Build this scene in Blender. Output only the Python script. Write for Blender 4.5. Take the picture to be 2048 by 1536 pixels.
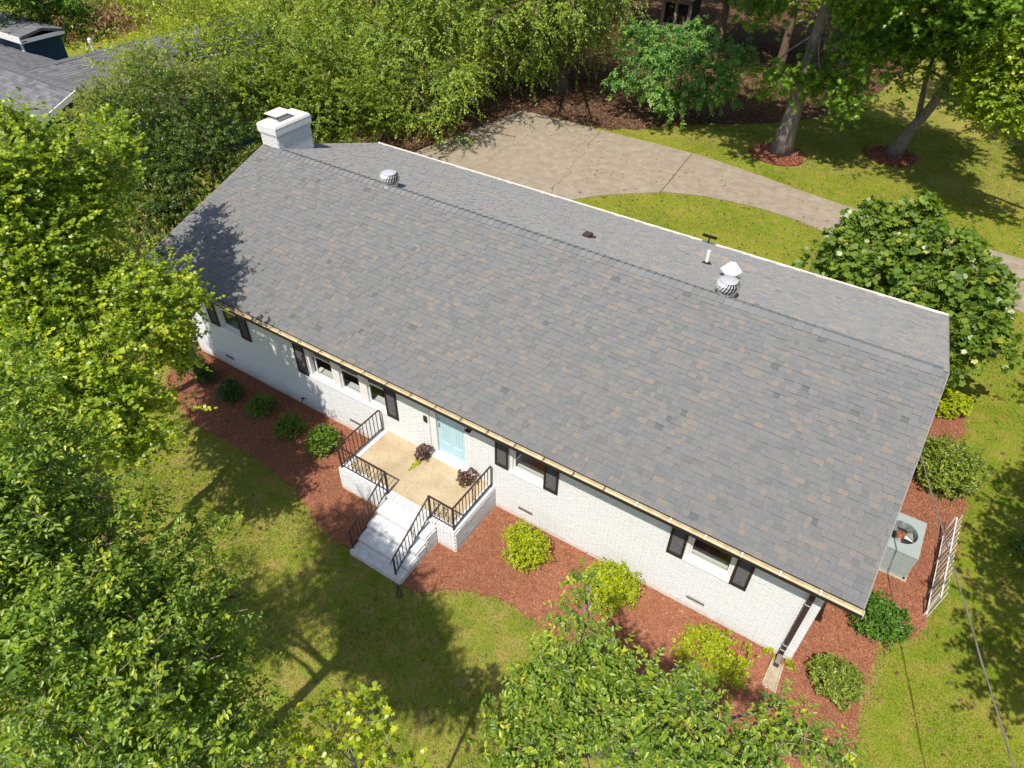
import bpy, math, random
import numpy as np
from mathutils import Matrix, Vector

# ------------------------------------------------------------ camera, sky, sun
scene = bpy.context.scene
COL = scene.collection
for o in list(bpy.data.objects):
    bpy.data.objects.remove(o)
CAM = np.array([17.7866, -9.2749, 14.3073])
RGT = np.array([0.84004587, 0.54237742, 0.01223385])
UPV = np.array([-0.36981327, 0.55598431, 0.74439209])
FWD = np.array([-0.39693963, 0.62984774, -0.6676307])
cd = bpy.data.cameras.new('camera')
cam = bpy.data.objects.new('camera', cd)
COL.objects.link(cam)
cam.matrix_world = Matrix(((RGT[0], UPV[0], -FWD[0], CAM[0]), (RGT[1], UPV[1], -FWD[1], CAM[1]),
                           (RGT[2], UPV[2], -FWD[2], CAM[2]), (0, 0, 0, 1)))
cd.sensor_fit = 'HORIZONTAL'
cd.sensor_width = 36.0
cd.lens = 1379.965 / 2048 * 36.0
cd.clip_end = 1500
scene.camera = cam

SUN = np.array([0.0645, -0.5055, 0.8604])
world = bpy.data.worlds.new('World')
scene.world = world
world.use_nodes = True
wn = world.node_tree
sky = wn.nodes.new('ShaderNodeTexSky')
sky.sky_type = 'NISHITA'
sky.sun_disc = False
sky.sun_elevation = math.asin(SUN[2])
sky.sun_rotation = math.atan2(SUN[0], SUN[1])
sky.dust_density = 1.5
wn.nodes['Background'].inputs['Strength'].default_value = 0.115
wn.links.new(sky.outputs[0], wn.nodes['Background'].inputs['Color'])
sl = bpy.data.lights.new('sun', 'SUN')
sl.energy = 4.95
sl.angle = math.radians(0.6)
sl.color = (1.0, 0.92, 0.80)
so = bpy.data.objects.new('sun', sl)
COL.objects.link(so)
so.location = (17, -40, 60)
so.rotation_euler = Vector(SUN).to_track_quat('Z', 'Y').to_euler()
vs = scene.view_settings
vs.view_transform = 'Standard'
vs.look = 'None'
vs.gamma = 1.0
vs.exposure = 0.43
vs.use_curve_mapping = False
scene.cycles.max_bounces = 7
scene.cycles.diffuse_bounces = 4
scene.cycles.transparent_max_bounces = 8

rng = np.random.default_rng(7)
random.seed(7)

# ------------------------------------------------------------ materials
def node_mat(name):
    m = bpy.data.materials.new(name)
    m.use_nodes = True
    nt = m.node_tree
    return m, nt, nt.nodes['Principled BSDF']

def setin(n, key, v):
    if key in n.inputs:
        n.inputs[key].default_value = v

def ramp(nt, stops, interp='LINEAR'):
    r = nt.nodes.new('ShaderNodeValToRGB')
    cr = r.color_ramp
    cr.interpolation = interp
    while len(cr.elements) < len(stops):
        cr.elements.new(0.5)
    for e, (p, c) in zip(cr.elements, stops):
        e.position = p
        e.color = (c[0], c[1], c[2], 1)
    return r

def noise(nt, scale, detail=4, rough=0.55, coords=None, stretch=None):
    n = nt.nodes.new('ShaderNodeTexNoise')
    n.inputs['Scale'].default_value = scale
    n.inputs['Detail'].default_value = detail
    n.inputs['Roughness'].default_value = rough
    tc = nt.nodes.new('ShaderNodeNewGeometry')
    src = tc.outputs['Position']
    if stretch:
        mp = nt.nodes.new('ShaderNodeMapping')
        mp.inputs['Scale'].default_value = stretch
        nt.links.new(src, mp.inputs['Vector'])
        src = mp.outputs['Vector']
    nt.links.new(src, n.inputs['Vector'])
    return n

def mix(nt, a, b, fac, mode='MIX'):
    m = nt.nodes.new('ShaderNodeMix')
    m.data_type = 'RGBA'
    m.blend_type = mode
    for sock, val in ((m.inputs[6], a), (m.inputs[7], b), (m.inputs[0], fac)):
        if isinstance(val, (int, float)):
            sock.default_value = val
        elif isinstance(val, tuple):
            sock.default_value = (val[0], val[1], val[2], 1)
        else:
            nt.links.new(val, sock)
    return m.outputs[2]

def bump(nt, bsdf, height, strength=0.3, dist=0.02):
    b = nt.nodes.new('ShaderNodeBump')
    b.inputs['Strength'].default_value = strength
    b.inputs['Distance'].default_value = dist
    nt.links.new(height, b.inputs['Height'])
    nt.links.new(b.outputs[0], bsdf.inputs['Normal'])

def plain(name, col, rough=0.6, metal=0.0, spec=0.4, var=0.0, vscale=6.0, bmp=0.0):
    m, nt, p = node_mat(name)
    setin(p, 'Base Color', (*col, 1)); setin(p, 'Roughness', rough); setin(p, 'Metallic', metal)
    setin(p, 'Specular IOR Level', spec)
    if var:
        n = noise(nt, vscale, 5)
        r = ramp(nt, [(0.3, tuple(c * (1 - var) for c in col)), (0.7, tuple(min(1, c * (1 + var)) for c in col))])
        nt.links.new(n.outputs[0], r.inputs[0])
        nt.links.new(r.outputs[0], p.inputs['Base Color'])
        if bmp:
            bump(nt, p, n.outputs[0], bmp, 0.01)
    return m

def attr_value(nt, attr):
    if attr == 'RANDOM':
        return nt.nodes.new('ShaderNodeObjectInfo').outputs['Random']
    a = nt.nodes.new('ShaderNodeAttribute')
    a.attribute_name = attr
    return a.outputs['Fac']

def leaf_mat(name, stops, rough=0.36, trans=0.42, attr='v', spec=0.5):
    m, nt, p = node_mat(name)
    r = ramp(nt, stops)
    nt.links.new(attr_value(nt, attr), r.inputs[0])
    nt.links.new(r.outputs[0], p.inputs['Base Color'])
    setin(p, 'Roughness', rough); setin(p, 'Specular IOR Level', spec)
    t = nt.nodes.new('ShaderNodeBsdfTranslucent')
    hs = nt.nodes.new('ShaderNodeHueSaturation')
    hs.inputs['Hue'].default_value = 0.485
    hs.inputs['Saturation'].default_value = 1.15
    hs.inputs['Value'].default_value = 1.55
    nt.links.new(r.outputs[0], hs.inputs['Color'])
    nt.links.new(hs.outputs[0], t.inputs['Color'])
    ms = nt.nodes.new('ShaderNodeMixShader')
    ms.inputs[0].default_value = trans
    nt.links.new(p.outputs[0], ms.inputs[1]); nt.links.new(t.outputs[0], ms.inputs[2])
    nt.links.new(ms.outputs[0], nt.nodes['Material Output'].inputs['Surface'])
    return m

def ramp_mat(name, stops, rough=0.9, attr='v', grain=0.0, gscale=120, spec=0.2, bmp=0.0, interp='LINEAR'):
    m, nt, p = node_mat(name)
    r = ramp(nt, stops, interp)
    nt.links.new(attr_value(nt, attr), r.inputs[0])
    c = r.outputs[0]
    if grain:
        n = noise(nt, gscale, 3, 0.7)
        g = ramp(nt, [(0.3, (1 - grain,) * 3), (0.7, (1 + grain,) * 3)])
        nt.links.new(n.outputs[0], g.inputs[0])
        c = mix(nt, c, g.outputs[0], 1.0, 'MULTIPLY')
        if bmp:
            bump(nt, p, n.outputs[0], bmp, 0.004)
    nt.links.new(c, p.inputs['Base Color'])
    setin(p, 'Roughness', rough); setin(p, 'Specular IOR Level', spec)
    return m

def white_brick_mat():
    m, nt, p = node_mat('white_painted_brick')
    n = noise(nt, 9, 6, 0.6); n2 = noise(nt, 55, 3, 0.6)
    r = ramp(nt, [(0.25, (0.545, 0.555, 0.565)), (0.5, (0.605, 0.622, 0.638)), (0.8, (0.64, 0.658, 0.675))])
    nt.links.new(n.outputs[0], r.inputs[0])
    geo = nt.nodes.new('ShaderNodeNewGeometry'); sx = nt.nodes.new('ShaderNodeSeparateXYZ')
    nt.links.new(geo.outputs['Position'], sx.inputs[0])
    n3 = noise(nt, 5, 6, 0.7)
    ad = nt.nodes.new('ShaderNodeMath'); ad.operation = 'MULTIPLY_ADD'
    nt.links.new(n3.outputs[0], ad.inputs[0]); ad.inputs[1].default_value = -0.55; nt.links.new(sx.outputs['Z'], ad.inputs[2])
    dr = ramp(nt, [(0.0, (1, 1, 1)), (0.10, (0, 0, 0))])
    mr = nt.nodes.new('ShaderNodeMath'); mr.operation = 'ADD'; mr.inputs[1].default_value = 0.17
    nt.links.new(ad.outputs[0], mr.inputs[0]); nt.links.new(mr.outputs[0], dr.inputs[0])
    df = nt.nodes.new('ShaderNodeMath'); df.operation = 'MULTIPLY'; df.inputs[1].default_value = 0.5
    nt.links.new(dr.outputs[0], df.inputs[0])
    n4 = noise(nt, 2.2, 5, 0.7, stretch=(3.5, 3.5, 0.35))
    st = ramp(nt, [(0.56, (1, 1, 1)), (0.76, (0.86, 0.85, 0.83))])
    nt.links.new(n4.outputs[0], st.inputs[0])
    col = mix(nt, mix(nt, r.outputs[0], st.outputs[0], 1.0, 'MULTIPLY'), (0.46, 0.36, 0.28), df.outputs[0])
    nt.links.new(col, p.inputs['Base Color'])
    setin(p, 'Roughness', 0.65); setin(p, 'Specular IOR Level', 0.25)
    bump(nt, p, n2.outputs[0], 0.5, 0.008)
    return m

def concrete_mat(name, a, b, c, scale=1.2, patch=0.35):
    m, nt, p = node_mat(name)
    n = noise(nt, scale, 6, 0.6); f = noise(nt, 38, 4, 0.75); q = noise(nt, scale * 0.35, 3)
    r = ramp(nt, [(0.3, a), (0.5, b), (0.72, c)])
    nt.links.new(n.outputs[0], r.inputs[0])
    g = ramp(nt, [(0.35, (0.66, 0.66, 0.66)), (0.5, (1, 1, 1)), (0.66, (1.25, 1.22, 1.18))])
    nt.links.new(f.outputs[0], g.inputs[0])
    col = mix(nt, r.outputs[0], g.outputs[0], 0.8, 'MULTIPLY')
    w = ramp(nt, [(0.52, (0, 0, 0)), (0.66, (1, 1, 1))])
    nt.links.new(q.outputs[0], w.inputs[0])
    wf = nt.nodes.new('ShaderNodeMath'); wf.operation = 'MULTIPLY'
    nt.links.new(w.outputs[0], wf.inputs[0]); wf.inputs[1].default_value = patch
    col = mix(nt, col, c, wf.outputs[0])
    nt.links.new(col, p.inputs['Base Color'])
    setin(p, 'Roughness', 0.92); setin(p, 'Specular IOR Level', 0.15)
    bump(nt, p, f.outputs[0], 0.4, 0.01)
    return m

def ground_mat(name, cols, s1=0.35, s2=2.2, s3=30):
    m, nt, p = node_mat(name)
    a = noise(nt, s1, 5, 0.6); b = noise(nt, s2, 6, 0.65); c = noise(nt, s3, 5, 0.75)
    r1 = ramp(nt, [(0.32, cols[0]), (0.5, cols[1]), (0.68, cols[2])])
    nt.links.new(a.outputs[0], r1.inputs[0])
    r2 = ramp(nt, [(0.42, (0, 0, 0)), (0.68, (1, 1, 1))])
    nt.links.new(b.outputs[0], r2.inputs[0])
    col = mix(nt, r1.outputs[0], cols[3], r2.outputs[0])
    r3 = ramp(nt, [(0.3, (0.45, 0.45, 0.45)), (0.5, (0.95, 0.95, 0.95)), (0.7, (1.5, 1.5, 1.4))])
    nt.links.new(c.outputs[0], r3.inputs[0])
    col = mix(nt, col, r3.outputs[0], 0.85, 'MULTIPLY')
    nt.links.new(col, p.inputs['Base Color'])
    setin(p, 'Roughness', 0.95); setin(p, 'Specular IOR Level', 0.04)
    bump(nt, p, c.outputs[0], 0.6, 0.03)
    return m

def bark_mat(name, a, b):
    m, nt, p = node_mat(name)
    n = noise(nt, 14, 6, 0.7, stretch=(1, 1, 0.22)); q = noise(nt, 2.5, 4)
    r = ramp(nt, [(0.3, a), (0.65, b)])
    nt.links.new(n.outputs[0], r.inputs[0])
    g = ramp(nt, [(0.3, (0.75, 0.75, 0.75)), (0.7, (1.15, 1.12, 1.1))])
    nt.links.new(q.outputs[0], g.inputs[0])
    nt.links.new(mix(nt, r.outputs[0], g.outputs[0], 1.0, 'MULTIPLY'), p.inputs['Base Color'])
    setin(p, 'Roughness', 0.9); setin(p, 'Specular IOR Level', 0.15)
    bump(nt, p, n.outputs[0], 0.8, 0.03)
    return m

def glass_mat():
    m, nt, p = node_mat('window_glass')
    nt.nodes.remove(p)
    tr = nt.nodes.new('ShaderNodeBsdfTransparent'); tr.inputs[0].default_value = (0.93, 0.95, 0.94, 1)
    gl = nt.nodes.new('ShaderNodeBsdfGlossy'); gl.inputs['Roughness'].default_value = 0.02
    lw = nt.nodes.new('ShaderNodeLayerWeight'); lw.inputs['Blend'].default_value = 0.5
    pw = nt.nodes.new('ShaderNodeMath'); pw.operation = 'POWER'; pw.inputs[1].default_value = 4.0
    nt.links.new(lw.outputs['Facing'], pw.inputs[0])
    fr = nt.nodes.new('ShaderNodeMath'); fr.operation = 'MULTIPLY_ADD'; fr.inputs[1].default_value = 0.9; fr.inputs[2].default_value = 0.05
    nt.links.new(pw.outputs[0], fr.inputs[0])
    ms = nt.nodes.new('ShaderNodeMixShader')
    nt.links.new(fr.outputs[0], ms.inputs[0]); nt.links.new(tr.outputs[0], ms.inputs[1]); nt.links.new(gl.outputs[0], ms.inputs[2])
    nt.links.new(ms.outputs[0], nt.nodes['Material Output'].inputs['Surface'])
    return m

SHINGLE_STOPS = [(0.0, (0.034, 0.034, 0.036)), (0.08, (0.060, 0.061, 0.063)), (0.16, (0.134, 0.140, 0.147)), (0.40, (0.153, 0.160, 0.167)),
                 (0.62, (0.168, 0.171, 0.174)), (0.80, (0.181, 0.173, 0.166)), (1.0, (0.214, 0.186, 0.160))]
M = {}
M['brick'] = white_brick_mat()
M['mortar'] = plain('white_painted_mortar', (0.49, 0.505, 0.52), 0.8, var=0.08, vscale=12)
M['trim'] = plain('white_trim_paint', (0.66, 0.662, 0.66), 0.45, var=0.03)
M['shingle'] = ramp_mat('asphalt_shingle', SHINGLE_STOPS, 0.9, 'v', 0.22, 70, 0.2, 0.3)
setin(M['shingle'].node_tree.nodes['Principled BSDF'], 'Diffuse Roughness', 1.0)
M['cap'] = ramp_mat('ridge_cap_shingle', SHINGLE_STOPS, 0.9, 'v', 0.2, 70, 0.2, 0.3)
M['rake'] = plain('grey_rake_metal', (0.20, 0.195, 0.19), 0.6)
M['felt'] = plain('roof_felt', (0.05, 0.05, 0.052), 0.95)
M['gutter'] = plain('beige_gutter_metal', (0.50, 0.41, 0.27), 0.55, var=0.22, vscale=5)
M['gutter_dark'] = plain('dark_brown_gutter_metal', (0.022, 0.018, 0.016), 0.4)
M['white_metal'] = plain('white_gutter_metal', (0.72, 0.69, 0.64), 0.5, var=0.1, vscale=3)
M['downspout'] = plain('dark_brown_downspout', (0.035, 0.024, 0.024), 0.42, var=0.15)
M['galv'] = plain('galvanised_metal', (0.70, 0.71, 0.72), 0.38, 0.55, var=0.1, vscale=20)
M['galv_light'] = plain('pale_galvanised_metal', (0.66, 0.66, 0.65), 0.5, 0.25, var=0.08, vscale=12)
M['pvc'] = plain('white_pvc', (0.78, 0.77, 0.74), 0.5)
M['black'] = plain('black_metal', (0.012, 0.012, 0.013), 0.4)
M['rubber'] = plain('black_rubber', (0.02, 0.018, 0.02), 0.7)
M['box_vent'] = plain('brown_metal_vent', (0.06, 0.035, 0.04), 0.5)
M['door'] = plain('pale_blue_door_paint', (0.38, 0.56, 0.64), 0.4, var=0.03)
M['nickel'] = plain('brushed_nickel', (0.42, 0.41, 0.39), 0.3, 0.9)
M['shutter'] = plain('dark_brown_shutter_frame', (0.022, 0.015, 0.013), 0.55)
M['shutter_mesh'] = plain('charcoal_shutter_panel', (0.055, 0.055, 0.06), 0.7, var=0.55, vscale=45, bmp=0.6)
M['iron'] = plain('dark_bronze_iron', (0.045, 0.033, 0.026), 0.45, 0.3)
M['glass'] = glass_mat()
M['floor_wood'] = plain('brown_wood_floor', (0.34, 0.21, 0.135), 0.4, var=0.3, vscale=3)
M['inside'] = plain('grey_interior_paint', (0.62, 0.60, 0.57), 0.8)
M['table_wood'] = plain('orange_wood', (0.42, 0.17, 0.05), 0.4, var=0.2)
M['porch'] = concrete_mat('tan_porch_concrete', (0.33, 0.265, 0.175), (0.40, 0.325, 0.22), (0.47, 0.385, 0.27), 1.6, 0.2)
M['drive'] = concrete_mat('driveway_concrete', (0.215, 0.18, 0.136), (0.25, 0.21, 0.162), (0.305, 0.265, 0.215), 2.2, 0.35)
M['splash'] = concrete_mat('splash_block_concrete', (0.26, 0.22, 0.16), (0.33, 0.285, 0.21), (0.4, 0.35, 0.27), 5, 0.2)
M['chimney_top'] = concrete_mat('chimney_concrete', (0.50, 0.48, 0.45), (0.60, 0.575, 0.54), (0.66, 0.64, 0.61), 3, 0.2)
M['lawn'] = ground_mat('lawn_turf', [(0.100, 0.150, 0.016), (0.160, 0.195, 0.026), (0.245, 0.230, 0.055), (0.28, 0.21, 0.075)])
M['lush'] = ground_mat('lush_turf', [(0.108, 0.170, 0.013), (0.152, 0.197, 0.018), (0.21, 0.222, 0.028), (0.25, 0.20, 0.05)])
M['mulch'] = ground_mat('red_mulch_bed', [(0.235, 0.102, 0.060), (0.28, 0.122, 0.072), (0.33, 0.148, 0.09), (0.195, 0.082, 0.05)], 0.6, 7, 45)
M['ring'] = ground_mat('dark_red_mulch', [(0.13, 0.035, 0.022), (0.17, 0.048, 0.03), (0.2, 0.06, 0.036), (0.1, 0.03, 0.02)], 0.9, 6, 40)
M['litter'] = ground_mat('leaf_litter', [(0.080, 0.044, 0.027), (0.115, 0.066, 0.040), (0.17, 0.105, 0.065), (0.065, 0.036, 0.024)], 0.4, 3, 14)
M['chip'] = ramp_mat('mulch_chip', [(0, (0.08, 0.030, 0.020)), (0.3, (0.22, 0.088, 0.052)), (0.7, (0.35, 0.148, 0.086)), (0.9, (0.46, 0.25, 0.145)), (1, (0.6, 0.42, 0.28))], 0.9)
M['blade'] = leaf_mat('grass_blade', [(0, (0.08, 0.14, 0.012)), (0.35, (0.155, 0.22, 0.020)), (0.7, (0.235, 0.272, 0.032)), (0.88, (0.34, 0.30, 0.075)), (1, (0.43, 0.31, 0.11))], 0.7, 0.25, spec=0.06)
M['dry_leaf'] = ramp_mat('fallen_leaf', [(0, (0.05, 0.026, 0.016)), (0.4, (0.115, 0.062, 0.038)), (0.8, (0.20, 0.125, 0.075)), (1, (0.34, 0.24, 0.15))], 0.85)
M['bark_grey'] = bark_mat('grey_bark', (0.11, 0.095, 0.085), (0.30, 0.265, 0.235))
M['bark_brown'] = bark_mat('brown_bark', (0.07, 0.05, 0.036), (0.19, 0.145, 0.105))
M['twig'] = plain('pale_twig', (0.26, 0.20, 0.13), 0.8, var=0.3, vscale=4)
M['ac'] = plain('grey_green_metal', (0.27, 0.315, 0.31), 0.45, var=0.05)
M['ac_dark'] = plain('dark_grille', (0.05, 0.055, 0.055), 0.6)
M['rust'] = plain('rusty_metal', (0.32, 0.10, 0.035), 0.8, var=0.3, vscale=20)
M['fan_blade'] = plain('pale_fan_blade', (0.45, 0.44, 0.43), 0.4, 0.4)
M['lattice'] = plain('weathered_white_wood', (0.52, 0.49, 0.44), 0.75, var=0.25, vscale=8)
M['cable'] = plain('grey_cable', (0.16, 0.14, 0.125), 0.6)
M['pot'] = plain('dark_plastic_pot', (0.02, 0.02, 0.022), 0.45)
M['grille'] = plain('brown_vent_grille', (0.15, 0.12, 0.08), 0.6, var=0.3, vscale=18)
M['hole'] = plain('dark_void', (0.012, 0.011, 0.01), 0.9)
M['blue_wall'] = plain('dark_blue_siding', (0.012, 0.062, 0.125), 0.6, var=0.15)
M['far_shingle'] = ramp_mat('neighbour_shingle', [(0, (0.045, 0.045, 0.05)), (0.15, (0.09, 0.092, 0.105)), (0.6, (0.135, 0.138, 0.152)), (1, (0.165, 0.16, 0.16))], 0.9, 'v', 0.15, 30)
M['sky_glass'] = plain('skylight_glass', (0.10, 0.16, 0.15), 0.12, spec=0.6)
M['grey_wood'] = plain('weathered_grey_wood', (0.20, 0.18, 0.155), 0.85, var=0.3, vscale=10)
M['dry_grass'] = leaf_mat('dry_grass', [(0, (0.16, 0.085, 0.04)), (0.5, (0.27, 0.15, 0.075)), (1, (0.36, 0.24, 0.13))], 0.8, 0.2)

GREEN = {
 'maple': [(0, (0.04, 0.08, 0.009)), (0.35, (0.095, 0.145, 0.012)), (0.7, (0.155, 0.200, 0.014)), (1, (0.24, 0.265, 0.020))],
 'pear': [(0, (0.030, 0.062, 0.010)), (0.45, (0.068, 0.115, 0.013)), (0.8, (0.125, 0.172, 0.016)), (1, (0.20, 0.225, 0.02))],
 'yellow': [(0, (0.08, 0.13, 0.008)), (0.5, (0.165, 0.22, 0.010)), (1, (0.28, 0.30, 0.014))],
 'holly': [(0, (0.024, 0.045, 0.010)), (0.5, (0.05, 0.085, 0.014)), (0.85, (0.085, 0.125, 0.018)), (1, (0.15, 0.18, 0.024))],
 'evergreen': [(0, (0.045, 0.075, 0.010)), (0.5, (0.09, 0.13, 0.013)), (1, (0.165, 0.195, 0.017))],
 'elm': [(0, (0.075, 0.098, 0.020)), (0.5, (0.125, 0.15, 0.028)), (1, (0.19, 0.205, 0.036))],
 'oak': [(0, (0.055, 0.09, 0.016)), (0.5, (0.11, 0.155, 0.024)), (1, (0.185, 0.215, 0.034))],
 'layered': [(0, (0.03, 0.075, 0.020)), (0.5, (0.07, 0.145, 0.032)), (1, (0.14, 0.215, 0.045))],
 'gum': [(0, (0.04, 0.09, 0.013)), (0.5, (0.09, 0.165, 0.018)), (1, (0.165, 0.235, 0.024))],
 'fig': [(0, (0.035, 0.07, 0.012)), (0.5, (0.08, 0.13, 0.018)), (0.9, (0.13, 0.175, 0.024)), (1, (0.21, 0.20, 0.026))],
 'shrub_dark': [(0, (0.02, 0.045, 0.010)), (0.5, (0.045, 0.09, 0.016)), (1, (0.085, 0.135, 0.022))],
 'shrub_mid': [(0, (0.035, 0.075, 0.008)), (0.5, (0.08, 0.145, 0.011)), (1, (0.15, 0.205, 0.014))],
 'shrub_yellow': [(0, (0.10, 0.145, 0.005)), (0.5, (0.19, 0.230, 0.006)), (1, (0.29, 0.305, 0.008))],
 'shrub_olive': [(0, (0.04, 0.06, 0.010)), (0.5, (0.085, 0.118, 0.016)), (1, (0.165, 0.18, 0.026))],
 'shrub_bright': [(0, (0.025, 0.075, 0.008)), (0.5, (0.06, 0.14, 0.012)), (1, (0.12, 0.195, 0.016))],
 'coleus': [(0, (0.05, 0.025, 0.025)), (0.6, (0.13, 0.07, 0.065)), (1, (0.22, 0.15, 0.09))],
 'lime': [(0, (0.17, 0.24, 0.012)), (1, (0.32, 0.36, 0.02))],
}
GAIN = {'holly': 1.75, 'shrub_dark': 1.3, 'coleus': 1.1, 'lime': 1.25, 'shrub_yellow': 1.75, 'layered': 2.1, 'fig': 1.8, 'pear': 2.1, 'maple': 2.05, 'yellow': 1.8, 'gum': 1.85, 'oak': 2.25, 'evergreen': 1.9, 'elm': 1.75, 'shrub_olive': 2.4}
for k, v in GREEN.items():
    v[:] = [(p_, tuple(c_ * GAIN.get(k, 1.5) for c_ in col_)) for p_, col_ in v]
for k, v in GREEN.items():
    M['leaf_' + k] = leaf_mat(k + '_leaf', v)
M['leafpart_pear'] = leaf_mat('pear_leaf_single', GREEN['pear'], attr='RANDOM')
M['leafpart_yellow'] = leaf_mat('maple_leaf_single', GREEN['yellow'], attr='RANDOM')
M['leafpart_fig'] = leaf_mat('fig_leaf_single', GREEN['fig'], attr='RANDOM')

# ------------------------------------------------------------ object helpers
def link(o, parent=None):
    COL.objects.link(o)
    if parent is not None:
        o.parent = parent
        if parent.type == 'EMPTY':
            o.location = -parent.location
    return o

def thing(name, loc, label, cat, group=None):
    o = bpy.data.objects.new(name, None)
    o.empty_display_size = 0.2
    o.location = loc
    COL.objects.link(o)
    o['label'] = label; o['category'] = cat; o['kind'] = 'thing'
    if group:
        o['group'] = group
    return o

def tag(o, label, cat, group=None):
    o['label'] = label; o['category'] = cat; o['kind'] = 'thing'
    if group:
        o['group'] = group
    return o

def np_mesh(name, V, F, mat=None, v=None, smooth=False):
    """V (n,3), F (m,k) array of equal-size faces; v = one value per vertex."""
    me = bpy.data.meshes.new(name)
    V = np.ascontiguousarray(V, dtype=np.float32); F = np.ascontiguousarray(F, dtype=np.int32)
    m, k = F.shape
    me.vertices.add(len(V)); me.vertices.foreach_set('co', V.ravel())
    me.loops.add(m * k); me.loops.foreach_set('vertex_index', F.ravel())
    me.polygons.add(m)
    me.polygons.foreach_set('loop_start', np.arange(0, m * k, k, dtype=np.int32))
    me.polygons.foreach_set('loop_total', np.full(m, k, dtype=np.int32))
    if smooth:
        me.polygons.foreach_set('use_smooth', np.ones(m, dtype=bool))
    if v is not None:
        a = me.attributes.new('v', 'FLOAT', 'POINT')
        a.data.foreach_set('value', np.ascontiguousarray(v, dtype=np.float32))
    me.update(calc_edges=True)
    if mat is not None:
        me.materials.append(mat)
    return me

class MB:
    """collects shapes and links them as one mesh object"""
    def __init__(s):
        s.V = []; s.F = []; s.v = []
    def add(s, vs, fs, val=0.5):
        b = len(s.V)
        s.V.extend([tuple(map(float, p)) for p in vs])
        s.F.extend([tuple(b + i for i in f) for f in fs])
        s.v.extend(val if isinstance(val, (list, tuple)) else [val] * len(vs))
        return s
    def box(s, x0, x1, y0, y1, z0, z1, val=0.5):
        vs = [(x0, y0, z0), (x1, y0, z0), (x1, y1, z0), (x0, y1, z0), (x0, y0, z1), (x1, y0, z1), (x1, y1, z1), (x0, y1, z1)]
        return s.add(vs, [(3, 2, 1, 0), (4, 5, 6, 7), (0, 1, 5, 4), (1, 2, 6, 5), (2, 3, 7, 6), (3, 0, 4, 7)], val)
    def hexa(s, pts, val=0.5):
        return s.add(pts, [(3, 2, 1, 0), (4, 5, 6, 7), (0, 1, 5, 4), (1, 2, 6, 5), (2, 3, 7, 6), (3, 0, 4, 7)], val)
    def tube(s, pts, radii, n=8, val=0.5, cap=True):
        pts = [np.array(p, float) for p in pts]
        if isinstance(radii, (int, float)):
            radii = [radii] * len(pts)
        vs = []; ref = None
        for i, p in enumerate(pts):
            t = pts[min(i + 1, len(pts) - 1)] - pts[max(i - 1, 0)]
            t = t / (np.linalg.norm(t) + 1e-9)
            if ref is None:
                ref = np.array([1.0, 0, 0]) if abs(t[0]) < 0.8 else np.array([0, 1.0, 0])
            a = np.cross(t, ref); a /= np.linalg.norm(a) + 1e-9
            b = np.cross(t, a); ref = -b if False else ref
            for k in range(n):
                w = 2 * math.pi * k / n
                vs.append(p + radii[i] * (math.cos(w) * a + math.sin(w) * b))
        fs = []
        for i in range(len(pts) - 1):
            for k in range(n):
                k2 = (k + 1) % n
                fs.append((i * n + k, i * n + k2, (i + 1) * n + k2, (i + 1) * n + k))
        if cap:
            fs.append(tuple(range(n - 1, -1, -1))); fs.append(tuple((len(pts) - 1) * n + k for k in range(n)))
        return s.add(vs, fs, val)
    def lathe(s, c, prof, n=20, val=0.5):
        vs = []; fs = []
        for r, z in prof:
            for k in range(n):
                w = 2 * math.pi * k / n
                vs.append((c[0] + r * math.cos(w), c[1] + r * math.sin(w), c[2] + z))
        for i in range(len(prof) - 1):
            for k in range(n):
                k2 = (k + 1) % n
                fs.append((i * n + k, i * n + k2, (i + 1) * n + k2, (i + 1) * n + k))
        fs.append(tuple(range(n - 1, -1, -1))); fs.append(tuple((len(prof) - 1) * n + k for k in range(n)))
        return s.add(vs, fs, val)
    def mesh(s, name, mat, smooth=False):
        me = bpy.data.meshes.new(name)
        me.from_pydata(s.V, [], s.F)
        a = me.attributes.new('v', 'FLOAT', 'POINT')
        a.data.foreach_set('value', np.array(s.v, dtype=np.float32))
        if smooth:
            me.polygons.foreach_set('use_smooth', np.ones(len(me.polygons), dtype=bool))
        me.update(); me.materials.append(mat)
        return me
    def build(s, name, mat, parent=None, smooth=False, bevel=0.0):
        o = bpy.data.objects.new(name, s.mesh(name, mat, smooth))
        link(o, parent)
        if bevel:
            b = o.modifiers.new('bevel', 'BEVEL'); b.width = bevel; b.segments = 2; b.limit_method = 'ANGLE'
        return o

def bar(a, b, r, n=6):
    return MB().tube([a, b], r, n)

def obj_from(name, me, parent=None, mat4=None):
    o = bpy.data.objects.new(name, me)
    COL.objects.link(o)
    if parent is not None:
        o.parent = parent
    if mat4 is not None:
        o.matrix_basis = mat4
    return o

def in_poly(P, poly):
    x, y = P[:, 0], P[:, 1]; inside = np.zeros(len(P), bool)
    n = len(poly)
    for i in range(n):
        x1, y1 = poly[i]; x2, y2 = poly[(i + 1) % n]
        c = ((y1 > y) != (y2 > y)) & (x < (x2 - x1) * (y - y1) / ((y2 - y1) if y2 != y1 else 1e-9) + x1)
        inside ^= c
    return inside

def smooth_poly(pts, n=3):
    p = np.array(pts, float)
    for _ in range(n):
        q = np.roll(p, -1, 0)
        p = np.stack([p * .75 + q * .25, p * .25 + q * .75], 1).reshape(-1, 2)
    return p

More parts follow.
